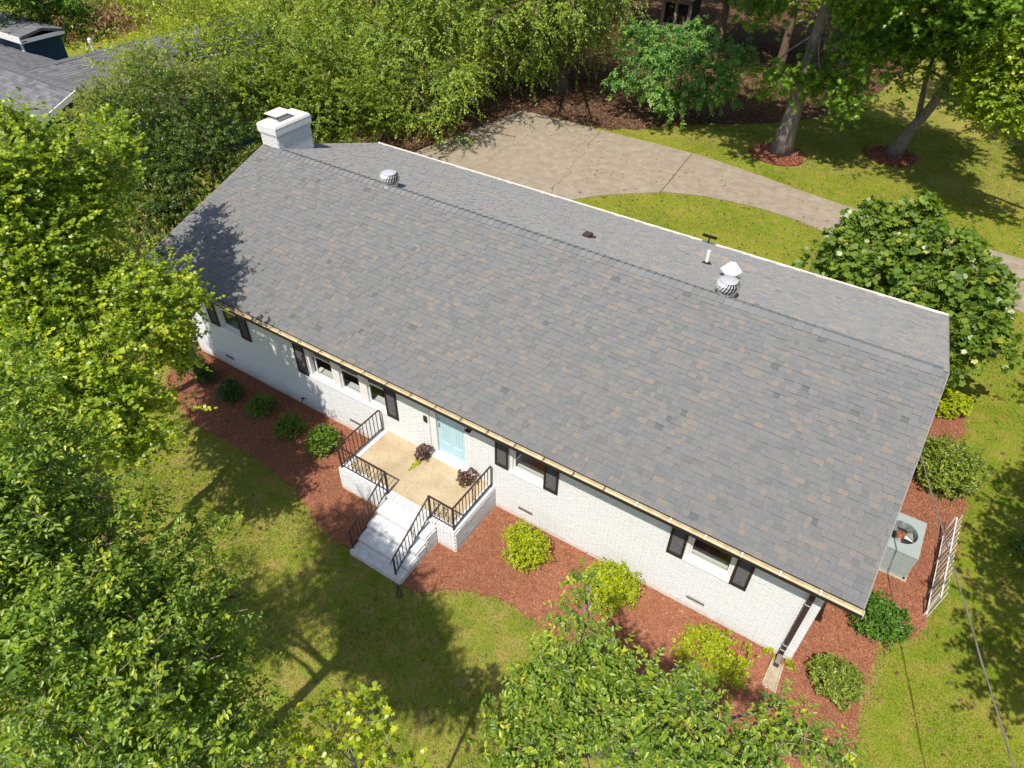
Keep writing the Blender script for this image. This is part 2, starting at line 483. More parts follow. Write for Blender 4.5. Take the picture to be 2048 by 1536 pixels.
def norm(a):
    return a / (np.linalg.norm(a, axis=-1, keepdims=True) + 1e-9)
LOBES = {
 'maple_front': [(4.74, -3.35, 5.53, 0.91), (5.14, -4.59, 5.70, 1.28), (3.74, -4.56, 5.98, 1.36), (5.04, -3.38, 4.73, 0.64), (6.46, -5.23, 4.85, 0.89), (5.29, -5.84, 5.63, 1.36), (6.05, -5.52, 5.40, 0.99), (4.79, -2.70, 5.16, 0.50), (4.06, -2.68, 5.68, 0.63), (4.31, -5.52, 5.94, 1.18), (6.81, -6.13, 4.89, 0.64), (7.07, -5.65, 4.61, 0.43), (4.22, -3.44, 5.89, 0.74)],
 'maple_rear': [(3.07, -4.34, 7.38, 1.17), (2.73, -2.81, 8.17, 0.89), (2.02, -3.03, 8.28, 0.72), (2.18, -2.81, 6.76, 0.87), (2.90, -3.91, 8.11, 0.92), (2.04, -2.23, 6.34, 0.50), (2.98, -3.90, 6.68, 0.95), (2.20, -2.06, 7.42, 0.56), (1.81, -3.09, 8.78, 0.42), (2.59, -4.59, 8.30, 1.36), (3.31, -5.28, 7.47, 1.32), (1.60, -1.10, 7.20, 0.50), (0.10, -0.40, 7.20, 0.55), (0.90, -0.90, 7.40, 0.55), (0.30, -1.60, 6.40, 0.55), (1.50, -2.20, 6.60, 0.50)],
 'pear_left': [(10.17, -7.90, 7.98, 0.80), (10.99, -7.72, 7.56, 0.67), (11.47, -8.44, 7.81, 0.86), (11.87, -7.99, 7.25, 0.57), (12.40, -7.88, 6.61, 0.59), (12.24, -8.83, 7.62, 0.88), (12.72, -8.43, 7.04, 0.74), (13.08, -8.16, 6.37, 0.51), (12.76, -9.40, 7.70, 0.87), (13.18, -9.04, 7.17, 0.83), (13.56, -8.66, 6.61, 0.67), (9.25, -7.48, 8.29, 0.77), (9.82, -7.42, 8.04, 0.52), (10.64, -8.34, 7.96, 0.80), (12.39, -7.20, 6.52, 0.20), (13.72, -8.36, 6.33, 0.36), (11.62, -6.98, 6.78, 0.28), (10.46, -8.53, 8.47, 1.09), (11.70, -9.26, 8.23, 1.25), (11.97, -7.76, 6.82, 0.35), (12.76, -7.74, 6.39, 0.34), (9.20, -9.60, 6.60, 0.90), (8.40, -9.00, 6.00, 0.75), (10.00, -9.30, 6.10, 0.60)],
 'maple_small': [(14.31, -7.41, 5.66, 0.38), (14.20, -8.05, 6.04, 0.36), (14.55, -7.12, 5.53, 0.28), (14.73, -7.75, 5.77, 0.63), (15.15, -7.40, 5.59, 0.30), (14.28, -6.97, 5.45, 0.20), (13.91, -7.40, 5.61, 0.17), (14.15, -8.35, 6.24, 0.32), (14.00, -7.11, 5.53, 0.17)],
 'pear_right': [(15.85, -4.30, 5.97, 0.12), (15.96, -4.71, 5.95, 0.17), (16.30, -5.06, 5.93, 0.27), (16.08, -5.43, 5.79, 0.31), (16.78, -5.17, 5.91, 0.31), (16.05, -5.98, 5.78, 0.28), (16.75, -5.77, 5.98, 0.46), (17.38, -5.17, 5.97, 0.28), (16.00, -6.46, 5.84, 0.18), (16.68, -6.38, 6.07, 0.47), (17.35, -5.84, 6.11, 0.47), (17.86, -5.16, 6.08, 0.26), (18.02, -5.63, 6.19, 0.38), (18.55, -4.67, 6.26, 0.10), (18.52, -5.18, 6.33, 0.23), (18.86, -4.98, 6.47, 0.23), (18.50, -5.51, 6.38, 0.33), (19.11, -5.00, 6.38, 0.16), (17.65, -4.95, 6.08, 0.14), (16.46, -6.78, 6.08, 0.31)],
 'fig': [(16.35, 14.35, 2.39, 0.84), (17.52, 14.69, 2.99, 1.00), (18.64, 13.62, 2.88, 1.19), (17.59, 13.64, 2.02, 1.06), (15.74, 14.04, 1.66, 0.59), (19.55, 13.64, 3.27, 0.59), (19.65, 12.67, 2.48, 1.16), (20.33, 11.81, 2.71, 0.70), (20.94, 10.31, 2.67, 0.56), (20.38, 10.43, 2.34, 0.67), (18.22, 13.17, 2.22, 0.89), (18.28, 14.93, 3.30, 0.56)],
 'holly': [(-3.86, 3.23, 4.65, 1.65), (-3.16, 3.81, 3.91, 1.65), (-2.79, 1.73, 3.79, 1.39), (-1.92, 1.61, 3.22, 0.91), (-3.58, 5.22, 4.56, 1.70), (-3.98, 1.75, 4.48, 1.52), (-5.03, 3.67, 5.09, 1.81), (-2.83, 4.98, 3.74, 1.08), (-2.22, 0.42, 3.33, 0.81), (-3.68, 0.65, 3.99, 1.12), (-1.63, 0.62, 3.34, 0.74), (-2.03, 1.55, 3.57, 0.91), (-0.92, -0.48, 3.34, 0.68), (-1.05, -0.95, 3.20, 0.76), (-2.58, 2.49, 3.71, 0.93)],
 'evergreen': [(-4.24, 8.64, 4.63, 1.74), (-3.08, 9.78, 4.24, 1.74), (-2.14, 11.24, 3.70, 1.22), (-4.93, 10.44, 4.95, 1.83), (-3.54, 11.76, 4.57, 1.60), (-1.30, 11.44, 3.42, 0.83), (-5.55, 9.00, 5.22, 1.57), (-2.48, 9.27, 3.56, 0.86), (-4.38, 6.91, 4.93, 1.26), (-3.38, 7.65, 3.99, 1.05), (-2.30, 9.90, 3.49, 0.97)],
 'elm': [(-6.52, 4.85, 5.36, 1.39), (-5.05, 5.15, 5.22, 1.24), (-6.15, 3.54, 5.65, 1.03), (-5.31, 6.61, 5.10, 1.18), (-5.53, 2.33, 5.49, 1.00)],
 'locust': [(-11.06, 10.54, 5.85, 1.96), (-10.15, 8.03, 5.59, 1.36), (-12.04, 12.63, 5.68, 1.79), (-8.41, 5.85, 5.51, 1.03), (-10.10, 9.80, 5.18, 1.01), (-10.89, 12.05, 4.73, 0.94), (-12.33, 10.68, 6.32, 1.61), (-8.90, 5.22, 5.94, 0.64), (-10.96, 11.33, 5.30, 1.32)],
 'oak_left': [(-3.38, 17.43, 2.71, 1.83), (-5.97, 16.95, 3.51, 2.55), (-9.50, 16.71, 4.23, 2.97), (-5.06, 20.59, 3.95, 2.68), (-7.34, 20.30, 4.60, 3.19), (-6.38, 15.48, 2.67, 1.59), (-3.14, 19.16, 3.23, 1.07), (-13.37, 17.24, 4.81, 1.83), (-9.36, 15.07, 3.61, 1.79), (-3.27, 16.40, 1.75, 0.77), (-9.60, 18.52, 5.53, 3.77), (-12.03, 17.81, 6.67, 3.57), (-6.53, 20.45, 7.51, 4.24)],
 'oak_middle': [(-2.91, 26.88, 3.65, 2.96), (-4.65, 25.01, 3.03, 2.16), (-1.27, 28.26, 3.35, 1.58), (-2.74, 25.92, 2.22, 1.29), (-1.08, 30.22, 3.88, 1.79), (-5.95, 26.47, 4.56, 2.87), (-2.64, 29.09, 4.77, 2.90), (-3.42, 24.93, 1.95, 0.92), (-2.81, 26.26, 8.38, 5.71), (-6.25, 24.95, 4.31, 1.87), (0.00, 20.50, 5.50, 0.90), (1.80, 21.00, 6.00, 0.80), (-2.00, 19.50, 5.50, 0.90)],
 'small_layered': [(4.39, 27.22, 3.69, 1.52), (3.10, 26.50, 2.96, 1.69), (6.06, 27.74, 3.53, 1.75), (4.71, 26.52, 2.50, 2.60), (2.74, 25.93, 1.74, 1.23), (6.92, 27.61, 2.25, 1.46), (4.63, 26.54, 1.34, 1.31), (7.45, 28.19, 3.66, 0.93), (2.56, 27.03, 3.96, 1.18), (5.25, 28.09, 4.15, 1.18), (6.20, 26.97, 1.66, 1.31)],
 'gum': [(13.24, 25.77, 4.79, 1.38), (13.51, 25.41, 3.45, 0.95), (12.09, 25.33, 3.85, 0.95), (10.82, 25.67, 3.63, 0.92), (9.32, 25.87, 3.25, 0.77), (13.51, 25.16, 6.37, 1.16), (12.48, 25.12, 6.80, 0.98), (9.32, 26.10, 6.51, 0.81), (7.93, 26.57, 5.98, 0.99), (10.41, 23.39, 11.58, 3.41), (8.48, 24.92, 10.88, 2.84), (14.02, 24.95, 7.50, 1.14), (7.50, 21.50, 9.50, 1.60), (10.00, 20.80, 9.50, 1.70), (12.50, 22.00, 9.50, 1.60), (13.50, 23.00, 9.20, 1.40)],
 'leaning': [(14.81, 27.82, 4.45, 1.67), (16.07, 27.66, 5.54, 2.20), (17.30, 27.86, 6.28, 2.20), (13.89, 28.05, 5.72, 1.67), (14.96, 27.40, 6.99, 2.17), (16.68, 27.56, 7.38, 2.45), (18.27, 27.02, 7.15, 2.14), (17.00, 27.44, 4.52, 1.24), (14.02, 27.08, 8.58, 3.49), (18.25, 27.62, 5.21, 1.51), (17.13, 26.28, 8.70, 3.13), (15.00, 22.50, 9.50, 1.80), (17.50, 22.50, 9.50, 1.80), (16.00, 24.50, 9.80, 1.80)],
 'yellow_right': [(18.89, 24.06, 5.48, 1.20), (19.67, 22.87, 5.06, 1.09), (18.40, 24.38, 4.73, 1.01), (19.39, 23.73, 6.29, 1.60), (20.33, 22.36, 5.26, 1.43), (18.26, 25.21, 5.91, 1.16)],
 'bush_far': [(-25.69, 11.10, 4.52, 2.13), (-24.94, 12.23, 3.67, 1.78), (-26.07, 10.71, 5.48, 2.84), (-26.04, 12.76, 4.65, 2.17)],
 'trees_top': [(-26.20, 25.26, 3.29, 2.48), (-3.58, 38.84, 2.29, 2.35), (-1.51, 39.81, 2.70, 1.96), (1.47, 39.95, 3.36, 2.30), (-5.38, 39.28, 2.89, 2.39), (5.65, 40.31, 4.39, 2.26)],
}
# ------------------------------------------------------------ ground and paving
def sheet(name, poly, z, mat, kind='structure', skirt=0.0):
    n = len(poly)
    vs = [(x, y, z) for x, y in poly]
    fs = [tuple(range(n))]
    if skirt:
        vs += [(x, y, z - skirt) for x, y in poly]
        fs += [(i, n + i, n + (i + 1) % n, (i + 1) % n) for i in range(n)]
    me = bpy.data.meshes.new(name)
    me.from_pydata(vs, [], fs)
    me.materials.append(mat)
    # make the top face up
    if me.polygons[0].normal.z < 0:
        me.flip_normals()
    o = bpy.data.objects.new(name, me)
    COL.objects.link(o)
    o['kind'] = kind
    return o

def wobble(poly, n=2, amp=0.06, seed=1):
    p = smooth_poly(poly, n)
    r = np.random.default_rng(seed)
    return [tuple(q) for q in p + r.normal(0, amp, p.shape)]

sheet('ground', [(-260, -120), (200, -120), (200, 260), (-260, 260)], 0.0, M['lawn'])
LUSH = [(20.7, -14), (40, -14), (40, 26), (24, 25.2), (16, 26.0), (12, 24.4), (6, 24.9), (2.0, 23.9), (3, 12), (20.6, 12), (20.9, 2), (20.7, -2)]
sheet('side_lawn', LUSH, 0.004, M['lush'])
WOOD = wobble([(-10, 8), (-5.5, 12), (-3.4, 15), (-2.5, 23.4), (2.6, 23.9), (4.0, 25.0), (5.5, 26.8), (9, 29.5), (12.5, 33), (14, 42), (16, 60), (-26, 70), (-30, 44), (-16, 30), (-12, 18)], 2, 0.12)
sheet('woodland_floor', WOOD, 0.008, M['litter'])
FARLAWN = [(-44, 10), (-30, 12), (-24, 24), (-22, 40), (-40, 44)]
sheet('far_lawn', FARLAWN, 0.006, M['lush'])
BED = [(0.15, 0.2), (-0.35, -0.3), (-0.1, -1.0), (0.38, -1.76), (1.12, -2.07), (2.61, -2.34), (4.38, -2.23), (6.07, -2.32), (6.96, -2.46), (7.92, -2.88), (8.61, -3.06),
       (9.4, -3.04), (10.9, -3.12), (11.38, -3.16), (11.97, -2.61), (12.61, -2.3), (13.19, -2.12), (13.9, -2.18), (14.38, -2.22), (15.16, -2.14), (16.2, -2.35), (17.15, -2.86),
       (18.6, -3.5), (20.1, -3.4), (20.6, -2.6), (20.63, -1.52), (20.68, -0.44), (20.6, 1.0), (20.68, 1.46), (21.04, 1.79), (21.43, 2.25), (21.44, 2.68), (21.66, 5.6), (21.78, 7.3), (21.5, 8.1),
       (21.15, 8.9), (21.4, 9.6), (21.35, 10.5), (20.5, 11.0), (19.0, 11.0), (19.0, 0.2)]
BEDP = wobble(BED, 2, 0.025, 3)
sheet('mulch_bed', BEDP, 0.035, M['mulch'], skirt=0.05)
DRIVE = [(-2.57, 23.65), (-4.1, 15.6), (-4.6, 12.4), (2.0, 12.4), (4.0, 14.6), (4.93, 15.99), (5.8, 17.1), (6.75, 17.93), (8.01, 18.96), (9.45, 19.53), (10.9, 19.8), (12.3, 19.88), (13.8, 19.7), (15.23, 19.27), (18.3, 18.5), (21.39, 17.79),
         (24, 16.9), (34, 13.5), (36, 17.5), (26, 20.6), (22.13, 21.58), (19.26, 21.8), (16.7, 22.0), (13.5, 22.5), (10.54, 23.18), (8, 23.6), (5.12, 23.71), (2.3, 23.62), (0, 23.7)]

def clip(poly, a, b, c):      # keep a*x + b*y >= c
    out = []
    for i in range(len(poly)):
        p, q = poly[i], poly[(i + 1) % len(poly)]
        dp, dq = a * p[0] + b * p[1] - c, a * q[0] + b * q[1] - c
        if dp >= 0:
            out.append(p)
        if dp * dq < 0:
            t = dp / (dp - dq)
            out.append((p[0] + t * (q[0] - p[0]), p[1] + t * (q[1] - p[1])))
    return out

drive = sheet('driveway', DRIVE, 0.012, M['litter'])
JOINTS = [((-.41, 22.95), (-.48, 19.34)), ((2.48, 22.9), (3.52, 17.4)), ((7.49, 23.1), (7.83, 19.0)), ((20.76, 21.6), (21.39, 17.8))]
rest = DRIVE
slabs = []
jr = np.random.default_rng(8)
def jag(poly, a, b, c, w, amp):
    """replace the straight cut edge on a*x + b*y = c by a crooked one"""
    out = []
    n = len(poly)
    for i in range(n):
        p, q = poly[i], poly[(i + 1) % n]
        out.append(p)
        if abs(a * p[0] + b * p[1] - c) < 1e-4 and abs(a * q[0] + b * q[1] - c) < 1e-4:
            L = math.hypot(q[0] - p[0], q[1] - p[1])
            sp = -b * p[0] + a * p[1]; sq = -b * q[0] + a * q[1]
            k = max(2, int(L / .12))
            for m in range(1, k):
                t = m / k; u = sp + (sq - sp) * t
                off = amp * (math.sin(u * 2.3) + .6 * math.sin(u * 5.9 + 1) + .35 * math.sin(u * 17.0)) * min(1, 4 * t, 4 * (1 - t))
                out.append((p[0] + (q[0] - p[0]) * t + a * off, p[1] + (q[1] - p[1]) * t + b * off))
    return out
for ji, ((x1, y1), (x2, y2)) in enumerate(JOINTS):
    a, b = (y1 - y2), (x2 - x1)
    L = math.hypot(a, b); a /= L; b /= L
    if a < 0:
        a, b = -a, -b
    c = a * x1 + b * y1
    w, amp = ((.009, .09), (.009, .10), (.020, .006), (.06, .01))[ji]
    slabs.append(jag(clip(rest, -a, -b, -(c - w)), a, b, c - w, w, amp))
    rest = jag(clip(rest, a, b, c + w), a, b, c + w, w, amp)
slabs.append(rest)
for i, s in enumerate(slabs):
    o = sheet('slab', s, 0.034 + 0.003 * (i % 2), M['drive'], skirt=0.03)
    del o['kind']
    o.parent = drive
for nm, c, r, sd in (('tree_ring', (11.05, 26.0), 1.35, 4), ('tree_ring', (15.8, 29.0), 1.25, 5), ('tree_ring', (4.95, 27.4), 0.8, 6)):
    p = [(c[0] + r * math.cos(w) * (1 + 0.1 * math.sin(3 * w + sd)), c[1] + r * math.sin(w)) for w in np.linspace(0, 2 * math.pi, 24, endpoint=False)]
    sheet('mulch_ring', p, 0.03, M['ring'], skirt=0.03)

# ------------------------------------------------------------ bricks
BRICK_MESH = {}
def brick_mesh(sx, sy, sz):
    k = (round(sx, 3), round(sy, 3), round(sz, 3))
    if k not in BRICK_MESH:
        x, y, z = k[0] / 2, k[1] / 2, k[2] / 2
        e = 0.004
        vs = []
        for Z, i in ((-z, 0), (z, 0)):
            vs += [(-x, -y, Z), (x, -y, Z), (x, y, Z), (-x, y, Z)]
        m = MB().add(vs, [(3, 2, 1, 0), (4, 5, 6, 7), (0, 1, 5, 4), (1, 2, 6, 5), (2, 3, 7, 6), (3, 0, 4, 7)])
        BRICK_MESH[k] = m.mesh('brick', M['brick'])
    return BRICK_MESH[k]

def place_bricks(bricks, parent, root, nmax, stuff_name):
    """bricks: list of (centre, size). The nmax nearest to the camera become parts, the rest one mesh."""
    C = np.array([b[0] for b in bricks])
    d = np.linalg.norm(C - CAM, axis=1)
    order = np.argsort(d)
    off = -np.array(root.location) if parent is root else np.zeros(3)
    for i in order[:nmax]:
        c, s = bricks[i]
        j = np.random.default_rng(int(i)).normal(0, 1, 3) * (0.0012, 0.0012, 0.001)
        p = np.array(c) + off + j
        obj_from('brick', brick_mesh(*s), parent, Matrix.Translation(p) @ Matrix.Rotation(j[0] * 6, 4, 'Z'))
    mb = MB()
    r = np.random.default_rng(5)
    for i in order[nmax:]:
        c, s = bricks[i]
        j = r.normal(0, 0.0012, 3)
        mb.box(c[0] - s[0] / 2 + j[0], c[0] + s[0] / 2 + j[0], c[1] - s[1] / 2 + j[1], c[1] + s[1] / 2 + j[1], c[2] - s[2] / 2, c[2] + s[2] / 2)
    if mb.V:
        o = mb.build(stuff_name, M['brick'], root)
        o['kind'] = 'stuff'

def course_bricks(x0, x1, z0, z1, holes, fn, W=0.203, H=0.057, J=0.0105):
    """running bond in a plane; fn(u, w, z, h) -> (centre, size)"""
    out = []
    z = z0; row = 0
    while z + H * 0.6 < z1:
        h = min(H, z1 - z)
        u = x0 - (0.5 * (W + J) if row % 2 else 0)
        while u < x1:
            segs = [(max(u, x0), min(u + W, x1))]
            for (a, b, c, d) in holes:
                if z + h > c and z < d:
                    ns = []
                    for (p, q) in segs:
                        if q <= a or p >= b:
                            ns.append((p, q))
                        else:
                            if p < a - 0.01: ns.append((p, a))
                            if q > b + 0.01: ns.append((b, q))
                    segs = ns
            for p, q in segs:
                if q - p > 0.03:
                    w = round((q - p) / 0.0169) * 0.0169 if q - p < W - 0.002 else W
                    w = min(w, q - p) if q - p < W - 0.002 else W
                    out.append(fn((p + q) / 2, w, z + h / 2, h))
            u += W + J
        z += H + J; row += 1
    return out

# ------------------------------------------------------------ the house
LX = 19.118; YB = 9.72
EAVE = 3.231; SL = 0.332; RY = 4.854; RZ = 4.975; XL, XR = -0.89, 19.64; OV = 0.40
house = thing('brick_house', (9.56, 5.2, 0), 'long white painted brick house with grey shingle roof and pale blue door', 'house')
OPEN = [(1.57, 2.62, 1.58, 3.02), (5.22, 8.08, 1.42, 3.02), (9.50, 10.64, 0.80, 3.10), (11.89, 12.91, 1.60, 3.02), (16.36, 17.40, 1.58, 3.02),
        (6.52, 6.93, 0.355, 0.47), (12.19, 12.60, 0.365, 0.485), (16.68, 17.10, 0.33, 0.43), (1.3, 1.7, 0.36, 0.47)]
def wall_with_holes(x0, x1, z0, z1, holes, y0, y1):
    mb = MB()
    xs = sorted({x0, x1, *[h[0] for h in holes], *[h[1] for h in holes]})
    zs = sorted({z0, z1, *[h[2] for h in holes], *[h[3] for h in holes]})
    for i in range(len(xs) - 1):
        cx = (xs[i] + xs[i + 1]) / 2
        run = None
        for k in range(len(zs) - 1):
            cz = (zs[k] + zs[k + 1]) / 2
            hole = any(h[0] < cx < h[1] and h[2] < cz < h[3] for h in holes)
            if hole:
                if run is not None:
                    mb.box(xs[i], xs[i + 1], y0, y1, run, zs[k]); run = None
            elif run is None:
                run = zs[k]
        if run is not None:
            mb.box(xs[i], xs[i + 1], y0, y1, run, zs[-1])
    return mb
wall = wall_with_holes(0.0, LX, -0.1, 3.20, OPEN, 0.0055, 0.24).build('wall', M['mortar'], house)
place_bricks(course_bricks(0.0, LX, -0.05, 3.10, OPEN, lambda u, w, z, h: ((u, 0.016, z), (w, 0.032, h))), wall, house, 300, 'brick_courses')
def gable(x0, x1):
    mb = MB()
    y0, y1 = 0.243, YB
    t = 0.10
    zf = lambda y: RZ - t - abs(y - RY) * SL
    prof = [(y0, -0.1), (y1, -0.1), (y1, zf(y1)), (RY, zf(RY)), (y0, zf(y0))]
    vs = [(x0, y, z) for y, z in prof] + [(x1, y, z) for y, z in prof]
    n = 5
    mb.add(vs, [tuple(range(n))[::-1], tuple(range(n, 2 * n))] + [(i, (i + 1) % n, n + (i + 1) % n, n + i) for i in range(n)])
    return mb
for a, b in ((0.0, 0.2), (LX - 0.2, LX)):
    gable(a, b).build('wall', M['brick'], house)
MB().box(0.2, LX - 0.2, YB - 0.2, YB - 0.003, -0.1, 3.15).build('wall', M['brick'], house)
# gable bricks near the visible front right corner
gb = course_bricks(0.0, 9.5, -0.05, 3.0, [], lambda u, w, z, h: ((LX + 0.004, u + 0.1, z), (0.02, w, h)))
place_bricks(gb, house, house, 0, 'gable_brick_courses')
# inside: floor, partition, a table behind the triple window
MB().box(0.2, LX - 0.2, 0.245, 9.3, 0.80, 0.88).build('floor', M['floor_wood'], house)
MB().box(0.2, LX - 0.2, 3.2, 3.3, 0.88, 2.9).box(3.9, 4.0, 0.3, 3.2, 0.88, 2.85).box(9.1, 9.2, 0.3, 3.2, 0.88, 2.85).box(14.2, 14.3, 0.3, 3.2, 0.88, 2.85).build('partition', M['inside'], house)
tb = MB().box(5.9, 8.6, 0.62, 1.25, 1.40, 1.46)
for x in (6.0, 8.5):
    for y in (0.68, 1.19):
        tb.box(x - 0.03, x + 0.03, y - 0.03, y + 0.03, 0.882, 1.398)
tag(tb.build('table', M['table_wood']), 'orange wooden table seen inside the triple window', 'table')

def roof_frame(front):
    sx = 1.0 / math.hypot(1, SL)
    if front:
        O = np.array([XL, -OV, EAVE]); S = np.array([0, sx, SL * sx]); N = np.array([0, -SL * sx, sx])
        L = (RY + OV) / sx
    else:
        O = np.array([XL, 2 * RY + OV, EAVE]); S = np.array([0, -sx, SL * sx]); N = np.array([0, SL * sx, sx])
        L = (RY + OV) / sx
    return O, np.array([1.0, 0, 0]), S, N, L
rb = MB()
for front in (True, False):
    O, X, S, N, L = roof_frame(front)
    W = XR - XL
    dn = -0.10
    pts = [O + N * dn, O + X * W + N * dn, O + X * W + S * L + N * dn, O + S * L + N * dn,
           O, O + X * W, O + X * W + S * L, O + S * L]
    rb.hexa(pts if front else [pts[1], pts[0], pts[3], pts[2], pts[5], pts[4], pts[7], pts[6]])
roof = rb.build('roof', M['felt'], house)

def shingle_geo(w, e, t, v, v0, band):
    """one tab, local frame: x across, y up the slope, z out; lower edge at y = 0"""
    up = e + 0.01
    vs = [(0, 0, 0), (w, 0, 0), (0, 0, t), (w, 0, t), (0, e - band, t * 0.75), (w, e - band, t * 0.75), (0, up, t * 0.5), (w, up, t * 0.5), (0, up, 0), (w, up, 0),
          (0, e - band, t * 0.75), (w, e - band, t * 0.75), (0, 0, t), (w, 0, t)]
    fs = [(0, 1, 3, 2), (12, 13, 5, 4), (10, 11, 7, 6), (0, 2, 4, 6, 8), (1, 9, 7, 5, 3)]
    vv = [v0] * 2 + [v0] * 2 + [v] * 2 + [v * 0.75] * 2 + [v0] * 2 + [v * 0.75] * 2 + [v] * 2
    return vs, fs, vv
SH_MESH = {}
sr = np.random.default_rng(11)
PAL = [0.14, 0.22, 0.30, 0.38, 0.44, 0.5, 0.55, 0.6, 0.66, 0.78, 0.92]
PALW = np.array([.15, 1.0, 2, 2.6, 2.8, 2.6, 2.3, 2.1, 1.9, 1.9, 1.6]); PALW /= PALW.sum()
WID = [0.10, 0.125, 0.15, 0.185, 0.23]
tabs = []
for front in (True, False):
    O, X, S, N, L = roof_frame(front)
    nC = 40
    e = (L - 0.02) / nC
    for c in range(nC):
        x = -0.0
        patch = sr.random()
        while x < (XR - XL) - 0.02:
            w = WID[sr.integers(0, 5)]
            if x == 0:
                w = WID[sr.integers(0, 5)] * (0.5 + 0.5 * sr.random())
            w = min(w, XR - XL - x)
            if w < 0.02:
                break
            thick = 0.018 if sr.random() < 0.66 else 0.008
            v = PAL[sr.choice(len(PAL), p=PALW)]
            if not front and 12.1 < x + XL < 15.0 and 8 <= c <= 15 and sr.random() < (.75 if c in (10, 11, 13) and 12.3 < x + XL < 14.6 else .15):
                v = 0.99
            tabs.append((front, x, c * e, w, e, thick, v))
            x += w + 0.002
cen = np.array([roof_frame(t[0])[0] + np.array([1., 0, 0]) * (t[1] + t[3] / 2) + roof_frame(t[0])[2] * t[2] for t in tabs])
dist = np.linalg.norm(cen - CAM, axis=1)
order = np.argsort(dist)
near = set(int(i) for i in order[:300])
FR = {True: roof_frame(True), False: roof_frame(False)}
VV, FF4, vv_all = [], [], []
mbq = MB()
for i, (front, x, s, w, e, t, v) in enumerate(tabs):
    O, X, S, N, L = FR[front]
    P = O + X * x + S * s
    if i in near:
        key = (round(w, 3), t, v)
        if key not in SH_MESH:
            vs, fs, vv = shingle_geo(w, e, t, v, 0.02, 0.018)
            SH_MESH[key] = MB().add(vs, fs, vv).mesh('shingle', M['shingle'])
        R = Matrix(((X[0], S[0], N[0], P[0]), (X[1], S[1], N[1], P[1]), (X[2], S[2], N[2], P[2]), (0, 0, 0, 1)))
        obj_from('shingle', SH_MESH[key], roof, R)
    else:
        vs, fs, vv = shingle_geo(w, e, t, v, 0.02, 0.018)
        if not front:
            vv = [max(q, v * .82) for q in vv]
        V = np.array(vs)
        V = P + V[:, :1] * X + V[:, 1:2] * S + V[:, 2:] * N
        if not front:
            fs = [f[::-1] for f in fs]
        mbq.add(V, fs, vv)
mbq.build('shingle_field', M['shingle'], house)['kind'] = 'stuff'
# ridge caps: bent shingles lapped along the ridge
def cap_mesh(v):
    m = MB()
    L0, t = 0.235, 0.014
    a = math.atan(SL)
    prof = [(-0.17, -0.17 * SL + 0.015), (-0.05, -0.05 * SL + 0.026), (0, 0.030), (0.05, -0.05 * SL + 0.026), (0.24, -0.24 * SL + 0.016)]
    vs = []; vv = []
    for x, lift in ((0, 0.0), (L0, 0.018)):
        vs += [(x, y, z + lift) for y, z in prof]; vv += [v] * 5
    for x in (L0,):
        vs += [(x, y, z + 0.018) for y, z in prof]; vv += [0.02] * 5
        vs += [(x, y, z - 0.020) for y, z in prof]; vv += [0.02] * 5
    vs += [(0, prof[0][0], prof[0][1]), (L0, prof[0][0], prof[0][1] + .018), (0, prof[0][0], prof[0][1] - .006), (L0, prof[0][0], prof[0][1] - .006)]; vv += [0.13] * 4
    vs += [(0, prof[4][0], prof[4][1]), (L0, prof[4][0], prof[4][1] + .014), (0, prof[4][0], prof[4][1] - .02), (L0, prof[4][0], prof[4][1] - .02)]; vv += [v] * 4
    fs = [(i, i + 5, i + 6, i + 1) for i in range(4)] + [(10 + i, 11 + i, 16 + i, 15 + i) for i in range(4)]
    fs += [(20, 22, 23, 21), (24, 25, 27, 26)]
    fs = [f[::-1] for f in fs]
    return m.add(vs, fs, vv).mesh('ridge_cap', M['cap'])
CAPS = [cap_mesh(v) for v in (0.24, 0.32, 0.4, 0.5, 0.6)]
x = -0.18; k = 0
while x < XR - 0.15:
    obj_from('ridge_cap', CAPS[int(sr.integers(0, 5))], roof, Matrix.Translation((x, RY, RZ)))
    x += 0.205; k += 1
# eave soffit, fascia, rake boards
MB().box(XL, XR, -0.385, 0.004, 3.105, 3.123).box(XL, XR, YB, 2 * RY + 0.385, 3.105, 3.123).build('soffit', M['trim'], house)
MB().box(XL, XR, -0.405, -0.386, 3.085, 3.205).build('fascia', M['gutter_dark'], house)
for xx in (XL - 0.022, XR + 0.002):
    mb = MB()
    for front in (True, False):
        O, X, S, N, L = FR[front]
        b = np.array([xx, O[1], O[2]])
        p = [b - N * 0.15, b + X * .02 - N * .15, b + X * .02 + S * L - N * .15, b + S * L - N * .15, b + N * .0, b + X * .02 + N * .0, b + X * .02 + S * L + N * .0, b + S * L + N * .0]
        mb.hexa(p if front else [p[1], p[0], p[3], p[2], p[5], p[4], p[7], p[6]])
    mb.build('rake_board', M['rake'], house)
# front gutter: an open beige trough with dark outside, hangers across it
gut = MB().box(XL, XR + .03, -0.515, -0.412, 3.137, 3.145).box(XL, XR + .03, -0.525, -0.515, 3.137, 3.217).box(XL, XR + .03, -0.422, -0.412, 3.1455, 3.213).build('gutter', M['gutter'], house)
MB().box(XL, XR + .03, -0.540, -0.527, 3.128, 3.211).build('gutter_face', M['gutter_dark'], gut)
MB().box(XL - 0.008, XL - 0.001, -0.54, -0.408, 3.128, 3.215).box(XR + .031, XR + .038, -0.54, -0.408, 3.128, 3.215).build('end_cap', M['white_metal'], gut)
hm = MB().box(-0.010, 0.010, -0.526, -0.410, -0.004, 0.0005).box(-0.010, 0.010, -0.531, -0.526, -0.03, 0.0005).mesh('gutter_hanger', M['gutter_dark'])
hw = MB().box(-0.012, 0.012, -0.526, -0.410, -0.004, 0.0005).box(-0.012, 0.012, -0.531, -0.526, -0.03, 0.0005).mesh('gutter_hanger', M['white_metal'])
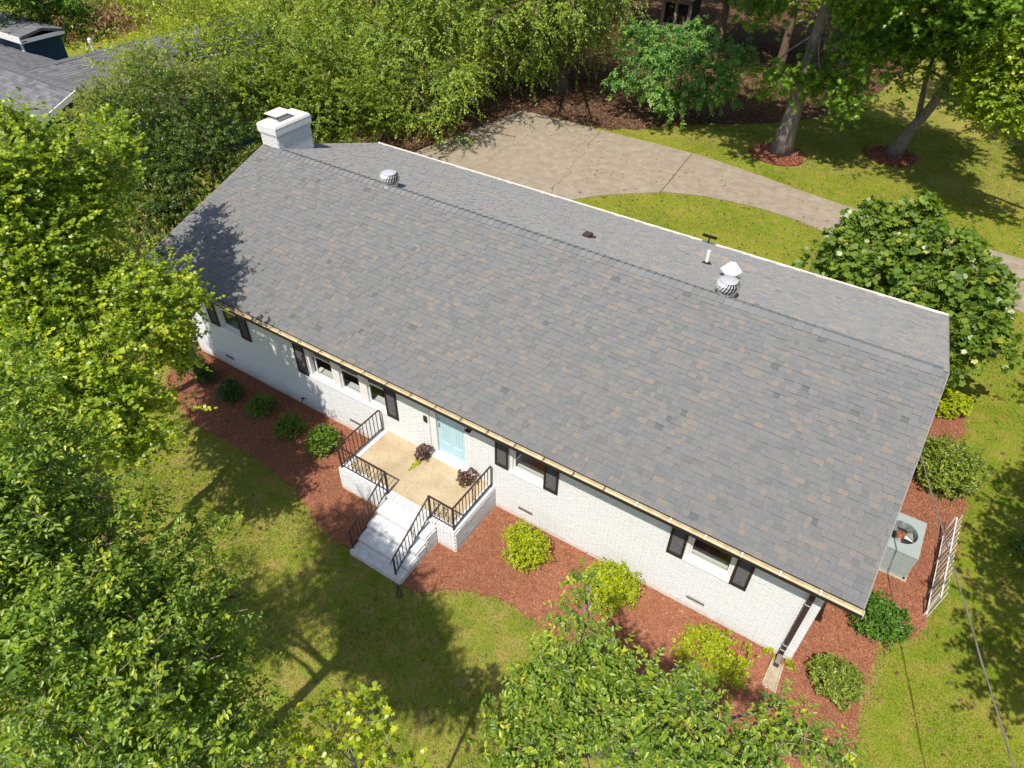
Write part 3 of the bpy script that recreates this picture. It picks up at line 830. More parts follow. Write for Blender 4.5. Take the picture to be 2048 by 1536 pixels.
for i in range(-15, 14):
    xx = 10.14 + i * 0.7315
    if XL < xx < XR:
        obj_from('gutter_hanger', hw if xx > 14.6 else hm, gut, Matrix.Translation((xx, 0, 3.222)))
yb = 2 * RY + OV
gb_ = MB().box(XL, XR, yb + .012, yb + .11, 3.10, 3.11).box(XL, XR, yb + .10, yb + .125, 3.11, 3.235).box(XL, XR, yb - .03, yb + .012, 3.21, 3.240).build('gutter', M['white_metal'], house)

# downspouts
def downspout(x, straps=True):
    mb = MB()
    mb.box(x - .052, x + .052, -.105, -.02, 0.20, 2.80)
    mb.hexa([(x - .05, -.105, 2.78), (x + .05, -.105, 2.78), (x + .05, -.02, 2.80), (x - .05, -.02, 2.80), (x - .045, -.505, 3.125), (x + .045, -.505, 3.125), (x + .045, -.425, 3.135), (x - .045, -.425, 3.135)])
    mb.hexa([(x - .055, -.33, 0.07), (x + .055, -.33, 0.07), (x + .055, -.29, 0.17), (x - .055, -.29, 0.17), (x - .053, -.106, 0.22), (x + .053, -.106, 0.22), (x + .053, -.02, 0.24), (x - .053, -.02, 0.24)][0:4] +
            [(x - .053, -.106, 0.20), (x + .053, -.106, 0.20), (x + .053, -.02, 0.30), (x - .053, -.02, 0.30)])
    o = mb.build('downspout', M['downspout'], house, bevel=0.006)
    for z in (0.42, 0.62, 2.2):
        MB().box(x - .058, x + .058, -.111, -.0, z, z + .02).build('strap', M['galv'], o)
    return o
downspout(18.89)
downspout(-0.075)

# windows
def window(x0, x1, z0, z1, lights, rail):
    """white frame set back in the brick, sashes with panes, sloping sill"""
    f = MB()
    y0, y1 = 0.045, 0.16
    t = 0.075
    f.box(x0, x0 + t, y0, y1, z0 + .10, z1).box(x1 - t, x1, y0, y1, z0 + .10, z1).box(x0 + t, x1 - t, y0, y1, z1 - .08, z1)
    for a, b in zip(lights[:-1], lights[1:]):
        f.box(a[1], b[0], y0, y1, z0 + .10, z1 - .08)
    o = f.build('window', M['trim'], house)
    s = MB().hexa([(x0, -.022, z0), (x1, -.022, z0), (x1, .24, z0), (x0, .24, z0), (x0, -.022, z0 + .05), (x1, -.022, z0 + .05), (x1, .20, z0 + .10), (x0, .20, z0 + .10)])
    s.build('sill', M['trim'], o, bevel=0.006)
    for a, b in lights:
        zb = z0 + .105
        g = 0.042
        sash = MB()
        for yy, lo, hi in ((.105, zb, rail + .02), (.075, rail - .02, z1 - .085)):
            sash.box(a + .003, a + g, yy, yy + .03, lo, hi).box(b - g, b - .003, yy, yy + .03, lo, hi)
            sash.box(a + g, b - g, yy, yy + .03, lo, lo + g).box(a + g, b - g, yy, yy + .03, hi - g, hi)
        sash.build('sash', M['trim'], o)
        MB().box(a + g, b - g, .116, .120, zb + g, rail + .02 - g).build('pane', M['glass'], o)
        MB().box(a + g, b - g, .086, .090, rail - .02 + g, z1 - .085 - g).build('pane', M['glass'], o)
    MB().box(x0 + .02, x1 - .02, .242, .40, z0 + .05, z0 + .096).build('stool', M['trim'], o)
    return o
window(1.57, 2.62, 1.58, 3.02, [(1.645, 2.545)], 2.32)
window(5.22, 8.08, 1.42, 3.02, [(5.43, 6.13), (6.40, 7.12), (7.39, 8.005)], 2.235)
window(11.89, 12.91, 1.60, 3.02, [(11.965, 12.835)], 2.42)
window(16.36, 17.40, 1.58, 3.02, [(16.435, 17.325)], 2.42)
def shutter(x0, x1, z0, z1):
    f = MB(); b = 0.055
    f.box(x0, x0 + b, -.045, -.005, z0, z1).box(x1 - b, x1, -.045, -.005, z0, z1).box(x0 + b, x1 - b, -.045, -.005, z0, z0 + b + .03).box(x0 + b, x1 - b, -.045, -.005, z1 - b, z1)
    mid = z0 + (z1 - z0) * 0.62
    if z1 - z0 > 1.3:
        f.box(x0 + b, x1 - b, -.045, -.005, mid, mid + .05)
    o = f.build('shutter', M['shutter'], house, bevel=0.004)
    p = MB().box(x0 + b, x1 - b, -.022, -.004, z0 + b + .03, z1 - b)
    p.build('shutter_panel', M['shutter_mesh'], o)
    q = MB()
    z = z0 + b + .05
    while z < z1 - b - .02:
        q.hexa([(x0 + b + .004, -.034, z), (x1 - b - .004, -.034, z), (x1 - b - .004, -.023, z - .004), (x0 + b + .004, -.023, z - .004),
                (x0 + b + .004, -.036, z + .008), (x1 - b - .004, -.036, z + .008), (x1 - b - .004, -.023, z + .022), (x0 + b + .004, -.023, z + .022)])
        z += 0.035
    q.build('louvre', M['shutter_mesh'], o)
for x0, x1, z0 in ((1.18, 1.565, 1.645), (2.55, 2.95, 1.665), (4.82, 5.215, 1.45), (8.085, 8.467, 1.485), (11.51, 11.885, 1.69), (12.87, 13.25, 1.675), (15.985, 16.355, 1.63), (17.40, 17.76, 1.62)):
    shutter(x0, x1, z0, 3.04)

# the door
fr = MB().box(9.50, 9.70, .03, .20, .93, 3.10).box(10.57, 10.64, .03, .20, .93, 3.10).box(9.70, 10.57, .03, .20, 3.04, 3.10)
fr.box(9.655, 9.70, .015, .03, .93, 3.09)
fr.build('door_frame', M['trim'], house)
MB().box(9.47, 10.67, -.10, .24, .802, .93).build('threshold', M['trim'], house, bevel=0.006)
MB().box(9.70, 10.57, .02, .16, .932, .985).build('door_sill', M['galv_light'], house)
dm = MB().box(9.705, 10.565, .075, .115, .99, 3.035)
door = dm.build('door', M['door'], house)
for x0, x1 in ((9.80, 10.07), (10.20, 10.47)):
    pm = MB()
    for z0, z1 in ((1.13, 1.42),):
        pm.hexa([(x0, .074, z0), (x1, .074, z0), (x1, .074, z1), (x0, .074, z1), (x0 + .03, .062, z0 + .03), (x1 - .03, .062, z0 + .03), (x1 - .03, .062, z1 - .03), (x0 + .03, .062, z1 - .03)])
    w = (x1 - x0) / 3
    for i in range(3):
        pm.box(x0 + i * w + .006, x0 + (i + 1) * w - .006, .067, .0745, 1.52, 2.8)
    pm.build('door_panel', M['door'], door)
MB().tube([(9.765, .074, 2.03), (9.765, .02, 2.03)], .016, 8).lathe((9.765, .015, 2.03), [(0.0, -.034), (.025, -.03), (.036, 0), (.025, .03), (0, .034)], 10).build('door_knob', M['nickel'], door, smooth=True)
MB().tube([(9.762, .074, 2.17), (9.762, .045, 2.17)], .03, 12).build('deadbolt', M['nickel'], door)
# lantern on the wall to the right of the door, doorbell plate to the left
lz, lx = 2.62, 10.83
ln = MB().box(lx - .05, lx + .05, -.02, -.001, lz - .02, lz + .22)
for dx in (-.06, .06):
    for yy in (-.20, -.08):
        ln.box(lx + dx - .007, lx + dx + .007, yy - .007, yy + .007, lz - .06, lz + .15)
ln.box(lx - .07, lx + .07, -.21, -.07, lz + .15, lz + .17).box(lx - .07, lx + .07, -.21, -.07, lz - .075, lz - .06).box(lx - .012, lx + .012, -.07, -.02, lz + .10, lz + .125)
ln.build('wall_lantern', M['black'], house)
MB().box(9.335, 9.445, -.035, -.001, 1.94, 2.135).build('doorbell', M['black'], house, bevel=0.006)
# foundation vents, spigot
for x0, x1, z0, z1 in OPEN[5:]:
    o = MB().box(x0 + .004, x1 - .004, .03, .06, z0 + .003, z1 - .003).build('foundation_vent', M['hole'], house)
    g = MB()
    n = 5
    for i in range(n):
        zz = z0 + .01 + i * (z1 - z0 - .02) / n
        g.box(x0 + .006, x1 - .006, .012, .028, zz, zz + .012)
    for i in range(6):
        xx = x0 + .01 + i * (x1 - x0 - .03) / 5
        g.box(xx, xx + .01, .008, .011, z0 + .004, z1 - .004)
    g.build('vent_grille', M['grille'], o)
MB().tube([(4.72, 0, .34), (4.72, -.09, .34), (4.72, -.12, .28)], .018, 7).lathe((4.72, -.08, .36), [(.01, 0), (.035, .02), (.035, .03), (0.01, .03)], 8).build('spigot', M['iron'], house)

# chimney
cx0, cx1, cy0, cy1 = -0.96, -0.22, 4.94, 6.38
ch = MB().box(cx0 + .012, cx1 - .012, cy0 + .012, cy1 - .012, -0.05, 5.555).build('chimney', M['mortar'], house)
bl = []
for yy, sgn in ((cy0, -1), (cy1, 1)):
    bl += course_bricks(cx0, cx1, 3.9, 5.335, [], lambda u, w, z, h, yy=yy: ((u, yy, z), (w, 0.03, h)))
for xx in (cx0, cx1):
    bl += course_bricks(cy0 + .016, cy1 - .016, 3.9, 5.335, [], lambda u, w, z, h, xx=xx: ((xx, u, z), (0.03, w, h)))
place_bricks(bl, house, house, 0, 'chimney_brick_courses')
MB().box(cx0 - .03, cx1 + .03, cy0 - .03, cy1 + .03, 5.340, 5.397).build('corbel', M['brick'], ch)
MB().box(cx0 - .055, cx1 + .055, cy0 - .055, cy1 + .055, 5.400, 5.605).build('corbel', M['brick'], ch)
MB().hexa([(cx0 - .06, cy0 - .06, 5.607), (cx1 + .06, cy0 - .06, 5.607), (cx1 + .06, cy1 + .06, 5.607), (cx0 - .06, cy1 + .06, 5.607),
           (cx0 - .03, cy0 - .03, 5.675), (cx1 + .03, cy0 - .03, 5.675), (cx1 + .03, cy1 + .03, 5.675), (cx0 - .03, cy1 + .03, 5.675)]).build('chimney_crown', M['chimney_top'], ch)
fx, fy = -0.66, 5.55
fc = MB().box(fx - .2, fx + .2, fy - .25, fy + .25, 5.677, 5.735).build('flue', M['chimney_top'], ch)
mb = MB()
for dx in (-.17, .17):
    for k in range(7):
        yy = fy - .21 + k * .07
        mb.box(fx + dx - .006, fx + dx + .006, yy - .006, yy + .006, 5.735, 5.865)
for dy in (-.21, .21):
    for k in range(6):
        xx = fx - .17 + k * .068
        mb.box(xx - .006, xx + .006, fy + dy - .006, fy + dy + .006, 5.735, 5.865)
mb.build('flue_screen', M['galv_light'], ch)
MB().hexa([(fx - .29, fy - .34, 5.867), (fx + .29, fy - .34, 5.867), (fx + .29, fy + .34, 5.867), (fx - .29, fy + .34, 5.867),
           (fx - .22, fy - .26, 5.910), (fx + .22, fy - .26, 5.910), (fx + .22, fy + .26, 5.910), (fx - .22, fy + .26, 5.910)]).build('flue_cap', M['chimney_top'], ch)

# roof vents
def turbine(x, y):
    z = RZ - abs(y - RY) * SL
    b = MB().lathe((x, y, z - .06), [(.215, 0), (.215, .09), (.20, .10), (.195, .19)], 24).build('turbine_vent', M['galv'], house, smooth=False)
    core = MB().lathe((x, y, z + .13), [(.17, 0), (.22, .06), (.235, .16), (.20, .25), (.12, .30)], 18).build('turbine_core', M['black'], b)
    mb = MB()
    n = 22
    for k in range(n):
        w = 2 * math.pi * k / n
        vs = []
        for r, zz, tw in ((.20, .13, 0.0), (.275, .19, .10), (.305, .27, .22), (.285, .36, .36), (.21, .43, .52)):
            for dw in (0, .20):
                a = w + tw + dw
                rr = r - (0.03 if dw else 0)
                vs.append((x + rr * math.cos(a), y + rr * math.sin(a), z + zz))
        mb.add(vs, [(2 * i, 2 * i + 1, 2 * i + 3, 2 * i + 2) for i in range(4)])
    mb.build('turbine_vane', M['galv'], b)
    MB().lathe((x, y, z + .425), [(.215, 0), (.215, .012), (.12, .035), (.02, .045)], 24).build('turbine_top', M['galv'], b)
    MB().lathe((x, y, z + .10), [(.222, 0), (.222, .035), (.2, .036)], 24).build('turbine_collar', M['galv'], b)
turbine(4.43, 4.96)
turbine(14.72, 5.15)
zb = lambda y: RZ - abs(y - RY) * SL
p = MB().lathe((13.49, 7.52, zb(7.52) + .0), [(.15, 0.0), (.14, .02), (.075, .045), (.06, .09)], 14).build('pipe_boot', M['rubber'], house)
MB().lathe((13.49, 7.52, zb(7.52) + .02), [(.05, 0), (.05, .40), (.042, .40)], 14).build('vent_pipe', M['pvc'], p)
hx, hy = 14.34, 6.85
hz = zb(hy)
p = MB().box(hx - .24, hx + .24, hy - .24, hy + .24, hz - .06, hz - .03).box(hx - .13, hx + .13, hy - .13, hy + .13, hz - .1, hz + .22).build('hood_vent', M['galv_light'], house)
def ring(r, z, n=6, rot=0.26):
    return [(hx + r * math.cos(rot + 2 * math.pi * k / n), hy + r * math.sin(rot + 2 * math.pi * k / n), z) for k in range(n)]
a, b, c = ring(.23, hz + .17), ring(.29, hz + .24), ring(.13, hz + .42)
MB().add(a + b + c, [tuple(range(5, -1, -1))] + [(i, (i + 1) % 6, 6 + (i + 1) % 6, 6 + i) for i in range(6)] + [(6 + i, 6 + (i + 1) % 6, 12 + (i + 1) % 6, 12 + i) for i in range(6)] + [tuple(range(12, 18))]).build('vent_hood', M['galv_light'], p)
bx, by = 10.35, 6.37
bz = zb(by)
p = MB().box(bx - .19, bx + .19, by - .17, by + .17, bz - .05, bz + .01)
p.hexa([(bx - .11, by - .12, bz - .02), (bx + .11, by - .12, bz - .02), (bx + .11, by + .12, bz - .05), (bx - .11, by + .12, bz - .05), (bx - .11, by - .10, bz + .13), (bx + .11, by - .10, bz + .13), (bx + .11, by + .13, bz + .11), (bx - .11, by + .13, bz + .11)])
p.build('box_vent', M['box_vent'], house, bevel=0.01)
mx, my = 12.74, 10.10
MB().tube([(mx, my, 3.22), (mx + .01, my, 3.46)], .022, 8).box(mx - .22, mx + .24, my - .05, my + .05, 3.46, 3.51).lathe((mx, my, 3.22), [(.05, 0), (.05, .03), (.02, .04)], 8).build('floodlight_mast', M['black'], house)

# ------------------------------------------------------------ front porch with steps and iron railings
porch = thing('front_porch', (9.64, -0.85, 0), 'white brick porch with tan concrete floor and steps below the blue door', 'porch')
PX0, PX1, PY = 7.79, 11.49, -1.71
SX0, SX1 = 9.38, 10.93
TR = [(-1.74, 0.80), (-2.13, 0.64), (-2.48, 0.48), (-2.82, 0.32), (-3.15, 0.16)]
body = MB().box(PX0 + .012, PX1 - .012, PY + .012, -.003, -.05, .735)
porch_body = body.build('porch_base', M['mortar'], porch)
MB().box(PX0 + .20, PX1 - .20, PY + .16, -.004, .736, .797).build('porch_floor', M['porch'], porch)
st = MB()
for i in range(1, 5):
    st.box(SX0 + .012, SX1 - .012, TR[i][0] + .012, TR[i - 1][0] + (.0 if i > 1 else .06), -.05, TR[i][1] - .012)
st.build('steps', M['mortar'], porch)
bl = []
p_ = 0.0775
def row(u0, u1, fn):
    n = max(1, int(round((u1 - u0) / p_)))
    s = (u1 - u0) / n
    return [fn(u0 + (i + .5) * s, s - .012) for i in range(n)]
bl += row(PX0, SX0 - .01, lambda u, w: ((u, PY + .095, .768), (w, .20, .065)))
bl += row(SX1 + .01, PX1, lambda u, w: ((u, PY + .095, .768), (w, .20, .065)))
bl += row(SX0, SX1, lambda u, w: ((u, PY + .07, .768), (w, .21, .065)))
bl += row(PY + .20, -.005, lambda u, w: ((PX0 + .095, u, .768), (.20, w, .065)))
bl += row(PY + .20, -.005, lambda u, w: ((PX1 - .095, u, .768), (.20, w, .065)))
for i in range(1, 5):
    y1 = TR[i][0]; y0 = TR[i - 1][0]
    bl += row(SX0, SX1, lambda u, w, y1=y1, z=TR[i][1]: ((u, y1 + .105, z - .03), (w, .215, .062)))
    d = (y0 - y1) - .225
    if d > .04:
        m = (SX1 - SX0) / 7
        bl += [((SX0 + (k + .5) * m, y0 - d / 2 + .0, TR[i][1] - .032), (m - .009, d - .01, .056)) for k in range(7)]
    # cheeks
    for xx in (SX0, SX1):
        bl += course_bricks(y1 + .01, y0, 0.0, TR[i][1] - .065, [], lambda u, w, z, h, xx=xx: ((xx, u, z), (.03, w, h)))
bl += course_bricks(PX0, SX0, 0.0, .73, [], lambda u, w, z, h: ((u, PY, z), (w, .03, h)))
bl += course_bricks(SX1 + .02, PX1, 0.0, .73, [], lambda u, w, z, h: ((u, PY, z), (w, .03, h)))
bl += course_bricks(PY + .02, -.01, 0.0, .73, [], lambda u, w, z, h: ((PX1, u, z), (.03, w, h)))
bl += course_bricks(PY + .02, -.01, 0.0, .73, [], lambda u, w, z, h: ((PX0, u, z), (.03, w, h)))
bl += row(SX0, SX1, lambda u, w: ((u, TR[4][0] + .004, .05), (w, .03, .085)))
place_bricks(bl, porch, porch, 300, 'brick_courses')

def spiral(c, r0, turns, a0, ux, uz, n=18, sgn=1):
    pts = []
    for i in range(n):
        t = i / (n - 1)
        r = r0 * (1 - 0.85 * t)
        a = a0 + sgn * turns * 2 * math.pi * t
        pts.append(np.array(c) + r * math.cos(a) * np.array(ux) + r * math.sin(a) * np.array(uz))
    return pts
def scroll(parent, c, ux, uz, h):
    """an S-scroll with curls filling the gap between two balusters"""
    ux = np.array(ux, float); uz = np.array(uz, float); c = np.array(c, float)
    mb = MB()
    r = 0.006
    for s in (1, -1):
        cc = c + s * (uz * h * .30 + ux * .012)
        mb.tube(spiral(cc, .075, 1.35, math.pi / 2 * s + math.pi, ux, uz, 16, s), r, 4)
        cc2 = c + s * (uz * h * .10 - ux * .03)
        mb.tube(spiral(cc2, .05, 1.2, -math.pi / 2 * s, ux, uz, 12, -s), r, 4)
    ss = [c + uz * (t * h * .42) + ux * (.05 * math.sin(t * math.pi)) for t in np.linspace(-1, 1, 11)]
    mb.tube(ss, r, 4)
    mb.lathe(c - np.array([0, 0, .014]), [(0.0, 0), (.018, .014), (0, .028)], 8)
    mb.build('scroll', M['iron'], parent)
def rail_run(parent, a, b, zt, zb_, nbal, scrolls):
    """a, b: (x, y); zt, zb_: rail heights at both ends"""
    a = np.array(a, float); b = np.array(b, float)
    A, B = np.array([*a, zt[0]]), np.array([*b, zt[1]])
    d = (B - A) / np.linalg.norm(B - A)
    h = np.array([*(b - a), 0]); h /= np.linalg.norm(h)
    nrm = np.array([-h[1], h[0], 0])
    def flat(P, Q, w, t):
        z = np.array([0, 0, t])
        return [P - nrm * w, Q - nrm * w, Q + nrm * w, P + nrm * w, P - nrm * w + z, Q - nrm * w + z, Q + nrm * w + z, P + nrm * w + z]
    MB().hexa(flat(A, B, .021, .016)).build('top_rail', M['iron'], parent)
    A2, B2 = np.array([*a, zb_[0]]), np.array([*b, zb_[1]])
    MB().hexa(flat(A2, B2, .013, .014)).build('bottom_rail', M['iron'], parent)
    for i in range(1, nbal + 1):
        t = i / (nbal + 1)
        x, y = a + (b - a) * t
        z0 = zb_[0] + (zb_[1] - zb_[0]) * t; z1 = zt[0] + (zt[1] - zt[0]) * t
        MB().box(x - .0075, x + .0075, y - .0075, y + .0075, z0 + .012, z1 + .002).build('baluster', M['iron'], parent)
    for i in scrolls:
        t = (i + .5) / (nbal + 1)
        x, y = a + (b - a) * t
        z0 = zb_[0] + (zb_[1] - zb_[0]) * t; z1 = zt[0] + (zt[1] - zt[0]) * t
        uz = np.array([0, 0, 1.0])
        scroll(parent, (x, y, (z0 + z1) / 2), h, uz, (z1 - z0))
def post(parent, x, y, z0, z1, r=.016):
    MB().box(x - r, x + r, y - r, y + r, z0, z1).build('post', M['iron'], parent)
for side, xw, xs, base in (('l', 7.865, 9.405, 'left'), ('r', 11.425, 10.735, 'right')):
    yc = -1.655
    rl = MB().box(xw - .02, xw + .02, yc - .02, yc + .02, .80, 1.612).build('railing', M['iron'], porch)
    rail_run(rl, (xw, -.10), (xw, yc), (1.60, 1.60), (.895, .895), 11, [5])
    n = 11 if side == 'l' else 4
    rail_run(rl, (xw, yc), (xs, yc), (1.60, 1.60), (.895, .895), n, [3, 4, 7] if side == 'l' else [1, 3])
    rail_run(rl, (xs, yc - .02), (xs, -3.06), (1.575, .80), (.93, .20), 11, [5])
    post(rl, xw, -.085, .80, 1.60, .012)
    post(rl, xs, yc, .80, 1.61, .022)
    post(rl, xs, -3.05, .16, .82, .018)
    MB().tube([(xs, -3.05, .806), (xs, -3.13, .765), (xs, -3.16, .735), (xs, -3.13, .715)], .011, 6).build('rail_end', M['iron'], rl)

# ------------------------------------------------------------ other objects around the house
sb = MB()
sb.hexa([(18.76, -.84, -.02), (19.08, -.86, -.02), (19.02, -.20, -.02), (18.79, -.20, -.02), (18.76, -.84, .055), (19.08, -.86, .055), (19.02, -.20, .09), (18.79, -.20, .09)])
s_o = sb.build('splash_block', M['splash'], bevel=0.01)
tag(s_o, 'weathered tan concrete splash block under the dark downspout at the house corner', 'splash block')
for x0, x1, xb, xt in ((18.755, 18.785, 0, 0), (19.03, 19.06, 0, 0)):
    MB().hexa([(x0 + .0, -.83, .05), (x1, -.83, .05), (x1 - (0.03 if x0 > 18.9 else -.02), -.21, .085), (x0 - (0.03 if x0 > 18.9 else -.02), -.21, .085),
               (x0 + .0, -.83, .085), (x1, -.83, .085), (x1 - (0.03 if x0 > 18.9 else -.02), -.21, .13), (x0 - (0.03 if x0 > 18.9 else -.02), -.21, .13)]).build('curb', M['splash'], s_o)

# air conditioner
ac = thing('air_conditioner', (20.38, 4.07, 0), 'grey air conditioning unit with round fan grille on the mulch beside the house', 'air conditioner')
ax0, ax1, ay0, ay1, az = 19.95, 20.81, 3.47, 4.66, 0.91
fx, fy, R = 20.36, 4.07, 0.34
MB().box(ax0 - .05, ax1 + .05, ay0 - .05, ay1 + .05, .03, .08).build('pad', M['splash'], ac)
mb = MB()
for x in (ax0, ax1 - .05):
    for y in (ay0, ay1 - .05):
        mb.box(x, x + .05, y, y + .05, .08, az - .03)
mb.box(ax0, ax1, ay0, ay1, .08, .15)
mb.box(ax0 + .05, ax1 - .05, ay0 + .002, ay0 + .012, az - .075, az - .031)
mb.build('cabinet', M['ac'], ac)
MB().box(ax0 + .03, ax1 - .03, ay0 + .03, ay1 - .03, .15, az - .30).build('coil', M['ac_dark'], ac)
mb = MB()
for k in range(17):
    z = .18 + k * .042
    mb.box(ax0 + .05, ax1 - .05, ay0 + .006, ay0 + .024, z, z + .026)
    mb.box(ax1 - .024, ax1 - .006, ay0 + .05, ay1 - .05, z, z + .026)
    mb.box(ax0 + .006, ax0 + .024, ay0 + .05, ay1 - .05, z, z + .026)
for k in range(1, 3):
    xx = ax0 + k * (ax1 - ax0) / 3
    mb.box(xx - .008, xx + .008, ay0 + .002, ay0 + .006, .15, az - .05)
mb.build('side_grille', M['ac'], ac)
# top plate with a round hole
n = 32
vs = [(fx + R * math.cos(2 * math.pi * k / n), fy + R * math.sin(2 * math.pi * k / n), az) for k in range(n)]
outer = []
for k in range(n):
    w = 2 * math.pi * k / n
    c, s = math.cos(w), math.sin(w)
    t = min(((ax1 + .006 - fx) / c if c > 1e-6 else (ax0 - .006 - fx) / c if c < -1e-6 else 9), ((ay1 + .006 - fy) / s if s > 1e-6 else (ay0 - .006 - fy) / s if s < -1e-6 else 9))
    outer.append((fx + t * c, fy + t * s, az))
corners = [(ax1 + .006, ay1 + .006, az), (ax0 - .006, ay1 + .006, az), (ax0 - .006, ay0 - .006, az), (ax1 + .006, ay0 - .006, az)]
fs = [(k, n + k, n + (k + 1) % n, (k + 1) % n) for k in range(n)]
allv = vs + outer
top = MB().add(allv, fs)
for ci, cpt in enumerate(corners):
    ang = math.atan2(cpt[1] - fy, cpt[0] - fx) % (2 * math.pi)
    k = int(ang / (2 * math.pi / n))
    top.add([outer[k], cpt, outer[(k + 1) % n]], [(0, 1, 2)])
top.add([(x, y, az) for x, y, z in vs] + [(x, y, az - .22) for x, y, z in vs], [(k, (k + 1) % n, n + (k + 1) % n, n + k) for k in range(n)])
top.box(ax0 - .006, ax1 + .006, ay0 - .006, ay0 + .001, az - .035, az - .001).box(ax1, ax1 + .006, ay0 + .001, ay1 + .006, az - .035, az - .001)
top.build('top_panel', M['ac'], ac)
gr = MB()
for r in np.linspace(.10, R, 8):
    gr.tube([(fx + r * math.cos(w), fy + r * math.sin(w), az + .012 - .04 * (1 - r / R)) for w in np.linspace(0, 2 * math.pi, 29)], .0035, 4, cap=False)
for k in range(4):
    w = k * math.pi / 4 + .3
    gr.tube([(fx + R * math.cos(w), fy + R * math.sin(w), az + .012), (fx - R * math.cos(w), fy - R * math.sin(w), az + .012)], .005, 4)
gr.build('fan_guard', M['ac_dark'], ac)
for k in range(3):
    w = 2 * math.pi * k / 3 + 2.4
    pts = []
    for r in (.09, .31):
        for dw, dz in ((-.42, -.03), (.42, .03)):
            pts.append((fx + r * math.cos(w + dw), fy + r * math.sin(w + dw), az - .12 + dz))
    MB().add(pts + [(x, y, z - .004) for x, y, z in pts], [(0, 1, 3, 2), (6, 7, 5, 4), (0, 2, 6, 4), (1, 5, 7, 3), (0, 4, 5, 1), (2, 3, 7, 6)]).build('fan_blade', M['fan_blade'], ac)
MB().lathe((fx, fy, az - .15), [(.105, 0), (.105, .09), (.06, .11), (0.01, .112)], 18).build('fan_hub', M['rust'], ac)
MB().box(ax0 + .03, ax1 - .03, ay0 + .03, ay1 - .03, az - .30, az - .29).build('inner_floor', M['hole'], ac)

# picket screen beside the air conditioner
tr = thing('picket_screen', (21.4, 4.0, 0), 'weathered white picket screen standing between the grey unit and the lawn', 'fence')
for z, x in ((.13, 21.385), (.84, 21.40)):
    MB().box(x - .012, x + .02, 2.72, 5.30, z, z + .045).build('rail', M['lattice'], tr)
pm = MB().box(-.011, .009, -.024, .024, 0, .97).mesh('picket', M['lattice'])
for k in range(14):
    y = 2.76 + k * .192
    m = Matrix.Translation((21.43 - 21.4, y - 4.0, .045)) @ Matrix.Rotation(math.radians(-1.5 + 1.0 * math.sin(k * 2.1)), 4, 'X') @ Matrix.Rotation(math.radians(2.0), 4, 'Y')
    obj_from('picket', pm, tr, m)
for y in (2.75, 3.42, 4.38, 5.24):
    MB().box(21.345, 21.372, y - .012, y + .012, -.05, .9).build('stake', M['lattice'], tr)

# overhead service wire
def sag(a, b, s, n=14):
    a = np.array(a, float); b = np.array(b, float)
    return [a + (b - a) * t - np.array([0, 0, s * 4 * t * (1 - t)]) for t in np.linspace(0, 1, n)]
wr = MB().tube(sag((19.2, 5.74, 3.36), (25.4, -11.9, 4.05), .06), .011, 6)
wa = sag((19.2, 5.74, 3.39), (25.4, -11.9, 4.08), .06)
tw = []
for i in range(70):
    t = i / 69; f = t * (len(wa) - 1); k = min(int(f), len(wa) - 2)
    q = wa[k] + (wa[k + 1] - wa[k]) * (f - k)
    tw.append(q + np.array([.016 * math.cos(i * .9), 0, .016 * math.sin(i * .9) - .03]))
wr.tube(tw, .008, 5)
tag(wr.build('power_line', M['cable']), 'grey twisted power line running from the gable out over the side lawn', 'cable')
MB_m = MB().tube([(19.19, 5.74, 2.2), (19.19, 5.74, 3.5)], .025, 8).box(19.12, 19.24, 5.70, 5.78, 3.30, 3.42)
MB_m.build('service_mast', M['galv_light'], house)

# small black cable heap in the lawn below the steps
hb = MB()
r_ = np.random.default_rng(3)
for k in range(5):
    a = r_.uniform(0, 6.28)
    pts = [(11.02 + .28 * (t - .5) + .05 * math.sin(5 * t + a), -3.32 - .18 * (t - .5) + .05 * math.cos(4 * t + a), .03 + .05 * math.sin(math.pi * t)) for t in np.linspace(0, 1, 9)]
    hb.tube(pts, .008, 5)
tag(hb.build('hose', M['black']), 'small tangle of black drip hose lying on the lawn below the bottom step', 'hose')
# ------------------------------------------------------------ foliage
T2 = (np.array([(0, 0, 0), (.45, .5, .12), (1, 0, -.10), (.45, -.5, .12)]), np.array([(0, 2, 1), (0, 3, 2)]))
T4 = (np.array([(0, 0, 0), (.30, .46, .10), (.70, .34, .05), (1, 0, -.14), (.70, -.34, .05), (.30, -.46, .10)]),
      np.array([(0, 3, 2), (0, 2, 1), (0, 4, 3), (0, 5, 4)]))
T6 = (np.array([(0, 0, 0), (.28, .42, .10), (.68, .36, .06), (1, 0, -.16), (.68, -.36, .06), (.28, -.42, .10), (.5, 0, -.01)]),
      np.array([(6, 1, 0), (6, 2, 1), (6, 3, 2), (6, 4, 3), (6, 5, 4), (6, 0, 5)]))
def star(tips, notch, lens):
    vs = [(.38, 0, 0)]; n = len(tips)
    for i in range(n):
        a = math.radians(tips[i]); vs.append((.38 + lens[i] * math.cos(a), lens[i] * math.sin(a), -.06))
        if i < n - 1:
            b = math.radians((tips[i] + tips[i + 1]) / 2)
            vs.append((.38 + notch * math.cos(b), notch * math.sin(b), .03))
    vs.append((0, 0, 0))
    m = len(vs)
    return np.array(vs), np.array([(0, i, i + 1) for i in range(1, m - 1)] + [(0, m - 1, 1)])
TM = star([-125, -60, 0, 60, 125], .39, [.42, .56, .64, .56, .42])
TS = star([-110, -55, 0, 55, 110], .16, [.50, .60, .62, .60, .50])
TF = star([-120, -52, 0, 52, 120], .44, [.44, .58, .62, .58, .44])

